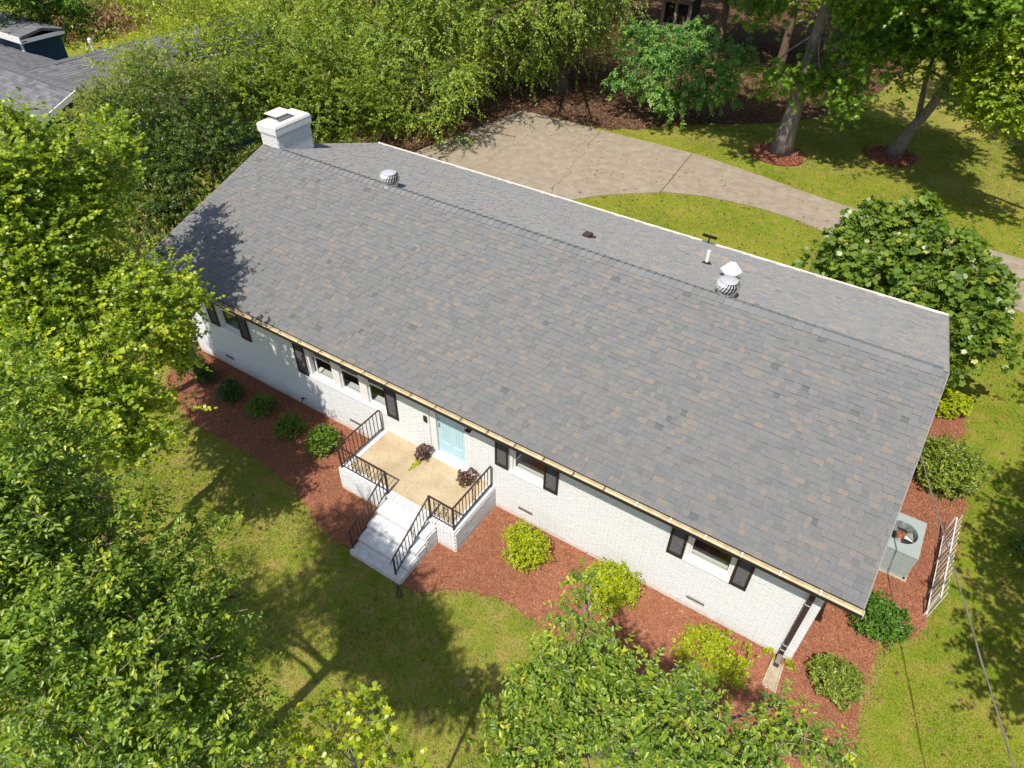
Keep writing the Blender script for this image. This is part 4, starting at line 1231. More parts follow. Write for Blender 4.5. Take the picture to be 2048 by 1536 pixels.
def build_leaves(P, D, Nn, L, W, tmpl):
    """leaf meshes from base points, directions, normals, lengths, widths"""
    D = norm(D)
    A = norm(np.cross(Nn, D)); Nn = np.cross(D, A)
    t, f = tmpl
    V = (P[:, None, :] + t[None, :, :1] * (D * L[:, None])[:, None, :] + t[None, :, 1:2] * (A * W[:, None])[:, None, :]
         + t[None, :, 2:3] * (Nn * L[:, None])[:, None, :])
    n, k = len(P), len(t)
    F = (np.arange(n)[:, None, None] * k + f[None]).reshape(-1, 3)
    return V.reshape(-1, 3), F, (D, A, Nn)

def cloud(r, lobes, n_spray, per, L, wr, twig=0.3, droop=-0.15, inner=0.45, jitter=0.16, up=0.95, vbias=0.0, flat=1.0, updir=0.15, whorl=False, squash=1.0, sub=0):
    lob = np.array(lobes, float)
    if sub:
        cl = []
        for x, y, z, R in lob:
            for _ in range(sub):
                q = norm(r.normal(0, 1, 3) + np.array([0, 0, .25]))
                cl.append((*(np.array([x, y, z]) + q * R * r.uniform(.55, 1.0) * np.array([1, 1, squash])), R * r.uniform(.26, .50)))
            cl.append((x, y, z, R * .5))
        lob = np.array(cl); squash = max(squash, .75)
    w = lob[:, 3] ** 2; w /= w.sum()
    k = r.choice(len(lob), n_spray, p=w)
    d = norm(r.normal(0, 1, (n_spray, 3)))
    d[:, 2] = np.where(d[:, 2] < -0.2, -d[:, 2] * r.choice([1, -1], n_spray, p=[.4, .6]), d[:, 2])
    rad = (inner + (1 - inner) * r.random(n_spray) ** 0.6) * (1 + r.normal(0, jitter, n_spray))
    # ragged outline: a slow wave over direction plus per-lobe clumping
    ph = r.random((len(lob), 3)) * 6.28
    wav = np.sin(d[:, 0] * 4 + ph[k, 0]) * np.sin(d[:, 1] * 5 + ph[k, 1]) + np.sin(d[:, 2] * 6 + ph[k, 2]) * .6
    rad *= 1 + 0.16 * wav
    B = lob[k, :3] + d * (rad * lob[k, 3])[:, None] * np.array([1, 1, squash * flat])
    td = norm(d * 0.75 + r.normal(0, .45, (n_spray, 3)) + np.array([0, 0, updir]))
    tl = twig * (0.6 + 0.8 * r.random(n_spray))
    s = (np.arange(per) + .5) / per
    s = s[None, :] * np.ones((n_spray, 1)) + r.normal(0, .04, (n_spray, per))
    if whorl:
        s = s ** 0.45
    P = B[:, None, :] + td[:, None, :] * (s * tl[:, None])[:, :, None] + np.array([0, 0, 1.0]) * (droop * (s ** 2) * tl[:, None])[:, :, None]
    side = norm(np.cross(td, np.array([0, 0, 1.0]) + r.normal(0, .25, (n_spray, 3))))
    ang = (np.arange(per) % 2 * 2 - 1)[None, :, None]
    D = td[:, None, :] * 0.55 + side[:, None, :] * ang * 0.75 + r.normal(0, .35, (n_spray, per, 3))
    if whorl:
        aa = (np.arange(per) * 2.4)[None, :] + r.random((n_spray, 1)) * 6.28
        b2 = np.cross(td, side)
        D = td[:, None, :] * 0.45 + side[:, None, :] * np.cos(aa)[:, :, None] + b2[:, None, :] * np.sin(aa)[:, :, None] + r.normal(0, .2, (n_spray, per, 3))
    D[:, :, 2] += droop
    Nn = np.array([0, 0, up]) + r.normal(0, .42, (n_spray, per, 3)) + d[:, None, :] * .35
    LL = L * (0.7 + 0.5 * r.random((n_spray, per)))
    # colour: per spray and per leaf variation; the tip leaves are the youngest
    v = np.clip(0.42 + vbias + r.normal(0, .16, (n_spray, 1)) + r.normal(0, .13, (n_spray, per)) + 0.28 * (s - .5), 0, 1)
    return P.reshape(-1, 3), D.reshape(-1, 3), Nn.reshape(-1, 3), LL.ravel(), (LL * wr).ravel(), v.ravel(), (B, td, tl)

def single_leaf_meshes(tmpl, mat, n=4):
    out = []
    for i in range(n):
        t, f = tmpl
        q = t.copy(); q[:, 2] *= (0.6 + .5 * i)
        out.append(np_mesh('leaf', q, f, mat))
    return out

def limb_tree(mb, base, top, r0, lobes, r, lean=(0, 0), n_side=9, limb_r=0.32, flare=1.5):
    base = np.array(base, float); top = np.array(top, float)
    pts, rad = [], []
    n = 9
    for i in range(n):
        t = i / (n - 1)
        p = base + (top - base) * t + np.array([lean[0], lean[1], 0]) * math.sin(t * math.pi) + r.normal(0, .02, 3) * (i > 0)
        pts.append(p); rad.append(r0 * ((1 - .55 * t) + (flare - 1) * math.exp(-t * 14)))
    pts[0] = pts[0] - np.array([0, 0, .1])
    mb.tube(pts, rad, n_side)
    for lb in lobes:
        c = np.array(lb[:3])
        d0 = np.linalg.norm(c - top)
        t = np.clip(0.45 + 0.5 * (c[2] - base[2]) / max(top[2] - base[2], .1) * r.uniform(.6, .9), .3, .98)
        k = t * (n - 1); i = min(int(k), n - 2)
        s = pts[i] + (pts[i + 1] - pts[i]) * (k - i)
        L = np.linalg.norm(c - s)
        rr = min(r0 * limb_r, .02 + L * .022)
        m = s + (c - s) * .5 + np.array([0, 0, .10 * L]) + r.normal(0, .05 * L, 3)
        q = s + (c - s) * .25 + np.array([0, 0, .06 * L])
        mb.tube([s, q, m, c], [rr, rr * .85, rr * .6, rr * .28], 6)
        for _ in range(5):
            e = c + norm(r.normal(0, 1, 3) + np.array([0, 0, .3])) * lb[3] * .9
            a = m + (c - m) * r.uniform(.2, 1)
            mid = (a + e) / 2 + r.normal(0, .06 * lb[3], 3)
            mb.tube([a, mid, e], [rr * .30, rr * .2, .006], 4)

def tree(name, key, base, top, r0, label, mat, n_spray, per, L, wr, tmpl, bark='bark_brown', group=None, cat='tree', seed=1, parts=0, part_mat=None,
         twigs=0.0, lean=(0, 0), extra=None, limbs=True, limb_r=.32, **kw):
    r = np.random.default_rng(seed)
    lobes = (LOBES[key] if isinstance(key, str) else key)
    root = thing(name, (base[0], base[1], 0), label, cat, group)
    mb = MB()
    if limbs:
        limb_tree(mb, base, top, r0, lobes, r, lean, limb_r=limb_r)
    if extra:
        for pts, rad in extra:
            mb.tube(pts, rad, 8)
    P, D, Nn, LL, WW, v, (B, td, tl) = cloud(r, lobes, n_spray, per, L, wr, **kw)
    if mb.V:
        mb.build('trunk', M[bark], root, smooth=True)
    if twigs:
        # light twigs under a share of the sprays, as one part
        m = r.random(len(B)) < twigs
        a = B[m] - td[m] * tl[m][:, None] * .8; b = B[m] + td[m] * tl[m][:, None] * .95
        s = norm(np.cross(td[m], r.normal(0, 1, (m.sum(), 3)))); u = np.cross(td[m], s)
        ra, rb_ = .007 * max(1, L / .09), .003
        V = np.stack([a + s * ra, a - s * ra * .5 + u * ra * .87, a - s * ra * .5 - u * ra * .87, b + s * rb_, b - s * rb_ * .5 + u * rb_, b - s * rb_ * .5 - u * rb_], 1)
        q = np.array([(0, 1, 4), (0, 4, 3), (1, 2, 5), (1, 5, 4), (2, 0, 3), (2, 3, 5)])
        F = (np.arange(m.sum())[:, None, None] * 6 + q[None]).reshape(-1, 3)
        o = bpy.data.objects.new('twig_mass', np_mesh('twig_mass', V.reshape(-1, 3), F, M['twig']))
        link(o, root); o['kind'] = 'stuff'
    keep = np.ones(len(P), bool)
    idx = []
    if parts:
        d = P - CAM; z = d @ FWD
        x = (d @ RGT) / z * 1379.965; y = (d @ UPV) / z * 1379.965
        ok = (z > 0) & (np.abs(x) < 1000) & (np.abs(y) < 745)
        face = np.abs((norm(Nn) * norm(d)).sum(1))
        score = np.where(ok, LL * face / z * (1 / z), -1)
        idx = np.argsort(-score)[:parts]
        keep[idx] = False
    V, F, _ = build_leaves(P[keep], D[keep], Nn[keep], LL[keep], WW[keep], tmpl)
    crown = bpy.data.objects.new('crown', np_mesh('crown', V, F, M[mat], np.repeat(v[keep], len(tmpl[0]))))
    link(crown, root); crown['kind'] = 'stuff'
    if parts:
        ms = single_leaf_meshes(tmpl, M[part_mat])
        Dn = norm(D[idx]); A = norm(np.cross(Nn[idx], Dn)); N2 = np.cross(Dn, A)
        for j, i in enumerate(idx):
            l, w = LL[i], WW[i]
            m4 = Matrix(((Dn[j, 0] * l, A[j, 0] * w, N2[j, 0] * l, P[i, 0]), (Dn[j, 1] * l, A[j, 1] * w, N2[j, 1] * l, P[i, 1]), (Dn[j, 2] * l, A[j, 2] * w, N2[j, 2] * l, P[i, 2]), (0, 0, 0, 1)))
            obj_from('leaf', ms[j % len(ms)], crown, m4)
    return root

tree('maple_tree', 'maple_front', (5.4, -6.8, 0), (4.9, -4.8, 5.4), .17, 'yellow green maple tree in front of the left house corner, reaching over the roof edge', 'leaf_maple', 3600, 13, .080, .92, TM, seed=21, twigs=.06, droop=-.15, twig=.46, updir=.2, squash=.8, jitter=.2, vbias=.06, sub=9)
tree('maple_tree', 'maple_rear', (0.6, -4.3, 0), (2.0, -3.4, 8.0), .20, 'taller maple behind the first one, at the left edge of the photo', 'leaf_maple', 3800, 13, .080, .92, TM, seed=22, twigs=.05, droop=-.15, twig=.46, updir=.2, squash=.8, jitter=.2, sub=9)
tree('pear_tree', 'pear_left', (10.6, -9.9, 0), (11.6, -8.6, 7.6), .18, 'big glossy green pear tree filling the lower left corner of the photo', 'leaf_pear', 5600, 15, .066, .54, T4, seed=23, parts=300, part_mat='leafpart_pear', twigs=.06, vbias=.1, droop=-.2, twig=.42, inner=.3, jitter=.24, sub=8)
tree('maple_sapling', 'maple_small', (14.5, -7.7, 0), (14.45, -7.5, 5.7), .05, 'thin young maple with bright yellow leaves at the bottom edge between the pear trees', 'leaf_yellow', 190, 6, .075, 1.0, TM, bark='bark_grey', seed=24, parts=300, part_mat='leafpart_yellow', twigs=.6, twig=.2, droop=-.15, inner=.3)
tree('pear_tree', 'pear_right', (17.3, -6.2, 0), (17.25, -5.5, 6.1), .13, 'leafy pear tree at the bottom of the photo, growing between camera and mulch bed', 'leaf_pear', 1150, 14, .072, .54, T4, bark='bark_grey', seed=25, parts=300, part_mat='leafpart_pear', twigs=.20, droop=-.2, twig=.32, inner=.25, vbias=.12, jitter=.2, updir=.3, sub=6)
tree('fig_tree', 'fig', (19.6, 13.4, 0), (19.0, 13.2, 2.4), .09, 'broad fig tree with big lobed leaves behind the right end of the house', 'leaf_fig', 1900, 7, .19, .95, TF, bark='bark_grey', seed=26, parts=300, part_mat='leafpart_fig', twigs=.10, twig=.35, whorl=True, droop=-.2, inner=.5, sub=6)
tree('holly_tree', 'holly', (-3.6, 2.9, 0), (-3.4, 2.7, 4.6), .14, 'dense dark green holly beside the left roof edge', 'leaf_holly', 3000, 17, .088, .6, T2, seed=27, twig=.36, inner=.55, whorl=True, jitter=.2, sub=12)
tree('evergreen_tree', 'evergreen', (-3.6, 9.6, 0), (-3.4, 9.6, 4.4), .14, 'thick mid green evergreen right behind the chimney', 'leaf_evergreen', 2900, 20, .10, .75, T2, seed=28, twig=.42, inner=.5, droop=-.15, jitter=.2, sub=12)
tree('elm_tree', 'elm', (-6.2, 4.9, 0), (-5.8, 4.6, 5.2), .12, 'fine leaved grey green elm between the holly and the neighbour roof', 'leaf_elm', 2200, 18, .07, .6, T2, seed=29, twig=.5, inner=.4, jitter=.2, sub=10)
tree('locust_tree', 'locust', (-9.8, 8.6, 0), (-10.4, 9.4, 5.6), .10, 'loose bright yellow green tree standing in front of the neighbour roof', 'leaf_yellow', 950, 10, .12, .7, T2, seed=30, twig=.5, inner=.3, twigs=.1, vbias=-.1)
tree('oak_tree', 'oak_left', (-6.6, 18.6, 0), (-6.8, 18.4, 6.5), .32, 'wide willow oak with hanging branches left of the driveway', 'leaf_oak', 5600, 22, .115, .68, T2, seed=31, twig=.85, jitter=.2, droop=-.35, inner=.5, updir=-.1, sub=14)
tree('oak_tree', 'oak_middle', (-2.56, 27.7, 0), (-2.9, 27.4, 6.0), .50, 'old oak with thick flared trunk at the far end of the driveway', 'leaf_oak', 5000, 22, .115, .68, T2, seed=32, twig=.85, jitter=.2, droop=-.4, inner=.5, updir=-.15, extra=[([(-2.56 + .75 * math.cos(a), 27.7 + .75 * math.sin(a), -.02), (-2.56 + .45 * math.cos(a), 27.7 + .45 * math.sin(a), .25), (-2.56 + .2 * math.cos(a), 27.7 + .2 * math.sin(a), 1.0)], [.10, .16, .2]) for a in np.linspace(0.3, 6.0, 7)], sub=14)
tree('small_tree', 'small_layered', (4.9, 27.55, 0), (4.9, 27.3, 3.4), .07, 'small tree with layered dark green leaves between the old oak and the tall gum trunk', 'leaf_layered', 1150, 13, .20, .42, T4, bark='bark_grey', seed=33, twig=.42, squash=.3, whorl=True, droop=-.5, inner=.2, sub=6)
tree('sweetgum_tree', 'gum', (11.04, 26.3, 0), (11.35, 26.5, 9.5), .44, 'tall sweetgum with straight pale trunk and star shaped leaves beside the driveway', 'leaf_gum', 4600, 9, .19, 1.0, TS, bark='bark_grey', seed=34, twig=.42, whorl=True, inner=.4, limb_r=.15, sub=9)
tree('leaning_tree', 'leaning', (15.8, 29.3, 0), (17.4, 28.6, 5.2), .30, 'tree with leaning forked grey trunk on the back lawn, right of the tall gum trunk', 'leaf_gum', 6000, 9, .18, .85, TS, bark='bark_grey', seed=35, twig=.45, inner=.45, vbias=-.05, limb_r=.3, sub=10,
     extra=[([(16.35, 29.05, 1.8), (16.2, 29.2, 2.5), (16.0, 29.5, 3.4), (15.9, 29.6, 4.6)], [.15, .13, .11, .08])])
tree('maple_tree', 'yellow_right', (24.6, 25.5, 0), (20.0, 24.2, 5.4), .16, 'yellow green tree overhanging the back lawn at the right photo edge', 'leaf_maple', 2300, 9, .13, .9, T4, bark='bark_grey', seed=36, twig=.45, inner=.35, twigs=.12, sub=8)
tree('bush', 'bush_far', (-26, 11.7, 0), (-26, 11.7, 4.0), .15, 'big rounded bush beyond the neighbour houses at the top left', 'leaf_shrub_bright', 2000, 8, .16, .7, T2, cat='bush', seed=37, twig=.4, sub=10)
# trees at the right, outside the frame, that shade the side lawn
SH1 = [(23.9, .6, 5.6, 1.35), (24.6, 2.4, 6.2, 1.6), (24.2, 4.6, 5.6, 1.4), (25.2, .2, 7.0, 1.5), (25.0, 4.0, 7.5, 1.6), (23.5, -.9, 5.4, .9), (23.2, 2.8, 5.1, .8)]
tree('shade_tree', SH1, (25.0, 2.6, 0), (25.0, 2.4, 6.4), .22, 'leafy tree just right of the side lawn, shading it', 'leaf_maple', 2100, 9, .12, .8, T2, seed=38, twig=.4)
SH2 = [(24.4, 9.4, 5.6, 1.2), (25.0, 11.2, 6.2, 1.5), (24.3, 12.6, 5.4, 1.0), (25.6, 14.5, 6.4, 1.6), (25.4, 17.5, 6.0, 1.3)]
tree('shade_tree', SH2, (25.8, 13.0, 0), (25.6, 12.8, 6.4), .22, 'leafy tree right of the driveway, outside the photo except for its shade', 'leaf_maple', 2000, 9, .12, .8, T2, seed=39, twig=.4)
# woods behind
wr_ = np.random.default_rng(40)
WOODS = [(-9, 33, 9), (-14, 27, 9), (2.5, 40.5, 10), (-5, 42, 11), (8, 45, 11), (-12, 48, 12), (1, 52, 12), (13, 48, 11), (-21, 40, 9), (-20, 52, 11), (20, 38, 10), (24, 31, 9), (7.5, 37.5, 9)]
for i, (x, y, h) in enumerate(WOODS):
    lob = [(x + wr_.normal(0, 1.9), y + wr_.normal(0, 1.9), h * wr_.uniform(.42, 1.0), wr_.uniform(1.5, 2.5)) for _ in range(11)]
    lob = [(a, b, max(c, d_ * 1.0 + 1.6), d_) for a, b, c, d_ in lob]
    pos = ['beyond the old oak', 'left of the wide willow oak', 'straight behind the small layered tree', 'far behind the old oak', 'deep in the woods behind the tall gum trunk', 'at the far left of the woods', 'deepest in the woods', 'behind the leaning tree', 'beyond the far lawn', 'at the back of the far lawn', 'right of the leaning tree', 'at the right end of the back lawn', 'between the small layered tree and the tall gum trunk'][i]
    tree('woodland_tree', lob, (x, y, 0), (x, y, h * .8), .28, 'dark woodland tree ' + pos, 'leaf_oak' if i % 2 else 'leaf_evergreen', 2600, 9, .23, .6, T2, bark='bark_brown', group='trees of the woods behind the house', seed=50 + i, twig=.6, inner=.5, sub=8)

# ------------------------------------------------------------ shrubs
def shrub(x, y, rx, ry, h, mat, label, n, L, seed, name='shrub', cat='shrub', holes=0, wr=.62, group='foundation shrubs', z0=0.03, tmpl=T2, parts=3, up=.7):
    r = np.random.default_rng(seed)
    root = thing(name, (x, y, 0), label, cat, group)
    lob = []
    for k in range(parts):
        a = 2 * math.pi * k / parts + r.uniform(0, 1)
        q = .36 if parts > 1 else 0
        lob.append((x + rx * q * math.cos(a), y + ry * q * math.sin(a), z0 + h * (.50 + r.uniform(-.06, .08)), 1.0))
    w = .70 if parts > 1 else 1
    P, D, Nn, LL, WW, v, (B, td, tl) = cloud(r, [(0, 0, 0, 1)], n, 7, L, wr, twig=.10, inner=.66, jitter=.13, updir=.4, up=up)
    k = r.integers(0, len(lob), n).repeat(7)
    C = np.array(lob)[k, :3]
    # bring the unit ball onto the lobe, leaf sizes kept
    base = np.repeat(B, 7, 0)
    P = C + base * np.array([rx * w, ry * w, h * .5]) + (P - base)
    P[:, 2] = np.maximum(P[:, 2], z0 + .01)
    if holes:
        m = np.ones(len(P), bool)
        for _ in range(holes):
            c = np.array([x + r.uniform(-.6, .6) * rx, y + r.uniform(-.6, .6) * ry, h * r.uniform(.6, 1)])
            m &= np.linalg.norm(P - c, axis=1) > r.uniform(.10, .20)
        P, D, Nn, LL, WW, v = P[m], D[m], Nn[m], LL[m], WW[m], v[m]
    V, F, _ = build_leaves(P, D, Nn, LL, WW, tmpl)
    o = bpy.data.objects.new('foliage', np_mesh('foliage', V, F, M[mat], np.repeat(v, len(tmpl[0]))))
    link(o, root); o['kind'] = 'stuff'
    mb = MB()
    for _ in range(9):
        a = r.uniform(0, 6.28); e = r.uniform(.35, .8)
        mb.tube([(x + .03 * math.cos(a), y + .03 * math.sin(a), 0), (x + rx * e * .4 * math.cos(a), y + ry * e * .4 * math.sin(a), h * .4), (x + rx * e * math.cos(a), y + ry * e * math.sin(a), h * .75)], [.014, .010, .005], 5)
    mb.build('stem', M['bark_brown'], root)
    return root
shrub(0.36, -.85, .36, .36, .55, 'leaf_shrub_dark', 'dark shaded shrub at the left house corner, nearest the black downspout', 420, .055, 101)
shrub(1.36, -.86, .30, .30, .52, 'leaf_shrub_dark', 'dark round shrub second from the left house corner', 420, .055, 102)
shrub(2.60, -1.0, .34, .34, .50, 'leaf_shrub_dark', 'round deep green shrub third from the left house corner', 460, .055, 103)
shrub(3.86, -.93, .36, .36, .46, 'leaf_shrub_mid', 'low green shrub below the triple window, fourth from the corner', 460, .055, 104)
shrub(5.16, -1.06, .38, .36, .46, 'leaf_shrub_mid', 'bright green shrub second left of the porch', 480, .055, 105)
shrub(6.36, -.98, .43, .42, .58, 'leaf_shrub_mid', 'full green shrub just left of the porch', 640, .055, 106)
shrub(12.98, -.93, .52, .46, .92, 'leaf_shrub_yellow', 'yellow green shrub right of the porch, below the second window from the right', 1050, .052, 107, holes=3)
shrub(15.12, -.80, .66, .50, .86, 'leaf_shrub_yellow', 'bushy yellow shrub between the two small wall vents, behind the pear tip', 1300, .052, 108, holes=3)
shrub(17.72, -.96, .72, .62, .50, 'leaf_shrub_yellow', 'wide thin yellow shrub with bare twigs left of the splash block', 1150, .052, 109, holes=12, parts=5)
shrub(20.05, -.10, .50, .44, .55, 'leaf_shrub_olive', 'dark olive shrub on the mulch right of the splash block', 800, .06, 110, holes=3, parts=4)
shrub(20.45, 1.85, .56, .50, .70, 'leaf_shrub_bright', 'glossy bright green shrub below the right roof corner', 640, .085, 111, wr=.4, parts=4)
shrub(21.0, 7.35, .84, .86, 1.05, 'leaf_shrub_olive', 'large round rhododendron between the air conditioner and the back lawn', 1100, .11, 112, wr=.4, parts=5)
shrub(20.75, 10.4, .52, .5, .62, 'leaf_shrub_yellow', 'small yellow green shrub behind the large round rhododendron', 620, .07, 113)
shrub(23.05, 5.95, .26, .26, .4, 'leaf_shrub_bright', 'little green seedling in the shaded side lawn at the right edge', 60, .10, 114, name='seedling', group=None)

# weeds at the downspout foot
rw = np.random.default_rng(77)
def weed(x, y, label, seed, n=16):
    r = np.random.default_rng(seed)
    P = np.array([x, y, .04]) + r.normal(0, 1, (n, 3)) * (.05, .05, .0)
    P[:, 2] += r.random(n) * .16
    D = r.normal(0, 1, (n, 3)) + np.array([0, 0, .4])
    L = r.uniform(.07, .12, n)
    V, F, _ = build_leaves(P, D, np.tile([0, 0, 1.], (n, 1)) + r.normal(0, .3, (n, 3)), L, L * .8, T4)
    o = bpy.data.objects.new('weed', np_mesh('weed', V, F, M['leaf_lime'], np.repeat(r.random(n), 6)))
    COL.objects.link(o)
    tag(o, label, 'weed')
weed(18.68, -.08, 'small green weed left of the downspout foot', 1)
weed(19.16, -.12, 'small yellow green weed right of the downspout foot', 2, 20)

# potted plants by the door
def potted(x, y, label, vine, seed):
    r = np.random.default_rng(seed)
    root = thing('potted_plant', (x, y, .8), label, 'plant', 'potted plants by the front door')
    MB().lathe((x, y, .80), [(.085, 0), (.115, .17), (.125, .175), (.125, .20), (.108, .20), (.10, .17)], 18).build('pot', M['pot'], root)
    P, D, Nn, LL, WW, v, _ = cloud(r, [(x - .02, y + .0, 1.09, .14), (x + .06, y + .05, 1.17, .09), (x - .06, y - .05, 1.0, .11)], 46, 6, .07, .75, twig=.1, inner=.3, whorl=True)
    V, F, _ = build_leaves(P, D, Nn, LL, WW, T4)
    o = bpy.data.objects.new('purple_foliage', np_mesh('purple_foliage', V, F, M['leaf_coleus'], np.repeat(v, 6)))
    link(o, root); o['kind'] = 'stuff'
    n = 46 if vine else 16
    t = r.random(n)
    if vine:
        P = np.stack([x - .04 - .05 * t + r.normal(0, .035 * (1.1 - t), n), y - .14 - .34 * t + r.normal(0, .03, n), np.maximum(1.0 - .5 * t ** .6, .815) + r.random(n) * .03], 1)
    else:
        P = np.stack([x - .12 + r.normal(0, .05, n), y - .10 + r.normal(0, .05, n), .97 + r.normal(0, .05, n)], 1)
    D = np.stack([r.normal(-.2, .4, n), r.normal(-.8, .4, n), r.normal(-.3, .3, n)], 1)
    L = r.uniform(.05, .085, n)
    V, F, _ = build_leaves(P, D, np.tile([0, -.2, 1.], (n, 1)) + r.normal(0, .25, (n, 3)), L, L * .8, T4)
    o = bpy.data.objects.new('vine', np_mesh('vine', V, F, M['leaf_lime'], np.repeat(r.random(n), 6)))
    link(o, root)
potted(9.44, -.24, 'potted purple coleus with a trailing lime green vine left of the door', True, 5)
potted(10.86, -.33, 'potted purple coleus near the right railing of the porch', False, 6)

# ------------------------------------------------------------ grass, mulch chips, fallen leaves
HOUSE_R = [(-.1, -.02), (19.2, -.02), (19.2, 9.8), (-.1, 9.8)]
PORCH_R = [(7.75, 0), (7.75, -1.75), (9.33, -1.75), (9.33, -3.2), (10.98, -3.2), (10.98, -1.75), (11.53, -1.75), (11.53, 0)]
RINGS = [(11.05, 26.0, 1.35), (15.8, 29.0, 1.25), (4.95, 27.4, .8)]
def scatter(r, x0, x1, y0, y1, dens):
    n = int((x1 - x0) * (y1 - y0) * dens)
    return np.stack([r.uniform(x0, x1, n), r.uniform(y0, y1, n)], 1)
def grass(r, box, dens, h, w, exclude, name, lush=0.0, include=None):
    P = scatter(r, *box, dens)
    m = np.ones(len(P), bool)
    for poly in exclude:
        m &= ~in_poly(P, poly)
    if include is not None:
        m &= in_poly(P, include)
    for cx, cy, rr in RINGS:
        m &= (P[:, 0] - cx) ** 2 + (P[:, 1] - cy) ** 2 > rr * rr
    # patchy density
    f = np.sin(P[:, 0] * 1.7 + np.sin(P[:, 1] * 1.1) * 2) + np.sin(P[:, 1] * 2.3 + np.sin(P[:, 0] * .9) * 2)
    f2 = np.sin(P[:, 0] * 5.1 + P[:, 1] * 3.3) * np.sin(P[:, 1] * 4.7 - P[:, 0] * 2.1)
    m &= r.random(len(P)) < np.clip(.72 + .16 * f + .18 * f2, .2, 1)
    P = P[m]; f = f[m]; f2 = f2[m]
    n = len(P)
    a = r.random(n) * 6.283
    lean = r.uniform(.35, 1.3, n)
    hh = h * r.uniform(.5, 1.3, n)
    b = np.stack([P[:, 0], P[:, 1], np.full(n, .004)], 1)
    s = np.stack([-np.sin(a), np.cos(a), np.zeros(n)], 1) * (w * r.uniform(.6, 1.3, n))[:, None]
    t = b + np.stack([np.cos(a) * lean * hh, np.sin(a) * lean * hh, hh], 1)
    V = np.stack([b - s, b + s, t], 1).reshape(-1, 3)
    F = np.arange(3 * n).reshape(-1, 3)
    v = np.clip(.42 + lush - .09 * f + .08 * f2 + r.normal(0, .17, n) + (r.random(n) < .04) * .4, 0, 1)
    o = bpy.data.objects.new(name, np_mesh(name, V, F, M['blade'], np.repeat(v, 3)))
    COL.objects.link(o); o['kind'] = 'stuff'
gr_ = np.random.default_rng(90)
BEDL = [tuple(p) for p in BEDP]
grass(gr_, (2, 18.6, -12, -1.6), 1500, .045, .0085, [BEDL, PORCH_R], 'front_grass')
grass(gr_, (18.6, 27, -10, 11.5), 1100, .045, .0085, [BEDL, HOUSE_R], 'side_grass', -.03)
grass(gr_, (-3, 27, 11, 34), 420, .05, .013, [DRIVE, HOUSE_R, WOOD], 'back_grass', -.02)
grass(gr_, (-4, 2, -9, -.4), 500, .05, .010, [BEDL], 'corner_grass')

def flakes(r, box, dens, l, w, poly, name, mat, z=.04, tilt=.35, exclude=()):
    P = scatter(r, *box, dens)
    m = in_poly(P, poly) if poly is not None else np.ones(len(P), bool)
    for q in exclude:
        m &= ~in_poly(P, q)
    P = P[m]; n = len(P)
    b = np.stack([P[:, 0], P[:, 1], z + r.random(n) * .02], 1)
    a = r.random(n) * 6.283
    D = np.stack([np.cos(a), np.sin(a), r.normal(0, tilt, n)], 1)
    L = l * r.uniform(.5, 1.4, n)
    t = (np.array([(0, -.5, 0), (1, -.4, 0), (1, .5, 0), (0, .4, 0)]), np.array([(0, 1, 2), (0, 2, 3)]))
    Nn = np.tile([0, 0, 1.], (n, 1)) + r.normal(0, tilt, (n, 3))
    V, F, _ = build_leaves(b, D, Nn, L, w * r.uniform(.5, 1.4, n), t)
    v = np.clip(r.beta(2.2, 2.6, n), 0, 1)
    o = bpy.data.objects.new(name, np_mesh(name, V, F, M[mat], np.repeat(v, 4)))
    COL.objects.link(o); o['kind'] = 'stuff'
flakes(gr_, (-.6, 21.9, -3.6, 11.2), 1700, .038, .012, BEDL, 'mulch_chips', 'chip', exclude=[HOUSE_R, PORCH_R])
SPILL = [tuple(p) for p in np.array(BEDP) + norm(np.roll(np.array(BEDP), -1, 0) - np.roll(np.array(BEDP), 1, 0)) @ np.array([[0, -1], [1, 0]]) * .16]
SPILL2 = [tuple(p) for p in np.array(BEDP) - norm(np.roll(np.array(BEDP), -1, 0) - np.roll(np.array(BEDP), 1, 0)) @ np.array([[0, -1], [1, 0]]) * .16]
SP = SPILL if in_poly(np.array([(13.2, -2.21)]), SPILL)[0] else SPILL2
flakes(gr_, (-.8, 22.2, -3.9, 11.4), 260, .040, .013, SP, 'spilled_chips', 'chip', z=.03, exclude=[BEDL, PORCH_R, HOUSE_R])
flakes(gr_, (3, 27, -10, 22), 2.2, .08, .05, None, 'lawn_leaves', 'dry_leaf', z=.045, exclude=[BEDL, HOUSE_R, PORCH_R])
flakes(gr_, (6, 30, 12, 34), 2.5, .08, .05, None, 'lawn_leaves', 'dry_leaf', z=.045, exclude=[HOUSE_R, WOOD, DRIVE])
# leaf litter caught along the left end of the front gutter and eave
n_ = 260
gx = XL + 4.2 * gr_.random(n_) ** 1.6; gy = gr_.uniform(-.50, -.25, n_)
b_ = np.stack([gx, gy, np.where(gy < -.41, 3.165, EAVE + (gy + OV) * SL + .022)], 1)
a_ = gr_.random(n_) * 6.283
V_, F_, _q = build_leaves(b_, np.stack([np.cos(a_), np.sin(a_), gr_.normal(0, .3, n_)], 1), np.tile([0, -.3, 1.], (n_, 1)) + gr_.normal(0, .3, (n_, 3)), gr_.uniform(.03, .07, n_), gr_.uniform(.02, .04, n_), T2)
o_ = bpy.data.objects.new('gutter_leaves', np_mesh('gutter_leaves', V_, F_, M['dry_leaf'], np.repeat(gr_.random(n_), 4)))
COL.objects.link(o_); o_['kind'] = 'stuff'
for cx, cy, rr in RINGS:
    flakes(gr_, (cx - rr, cx + rr, cy - rr, cy + rr), 500, .08, .025, [(cx + rr * math.cos(w), cy + rr * math.sin(w)) for w in np.linspace(0, 6.28, 20)], 'ring_chips', 'chip')
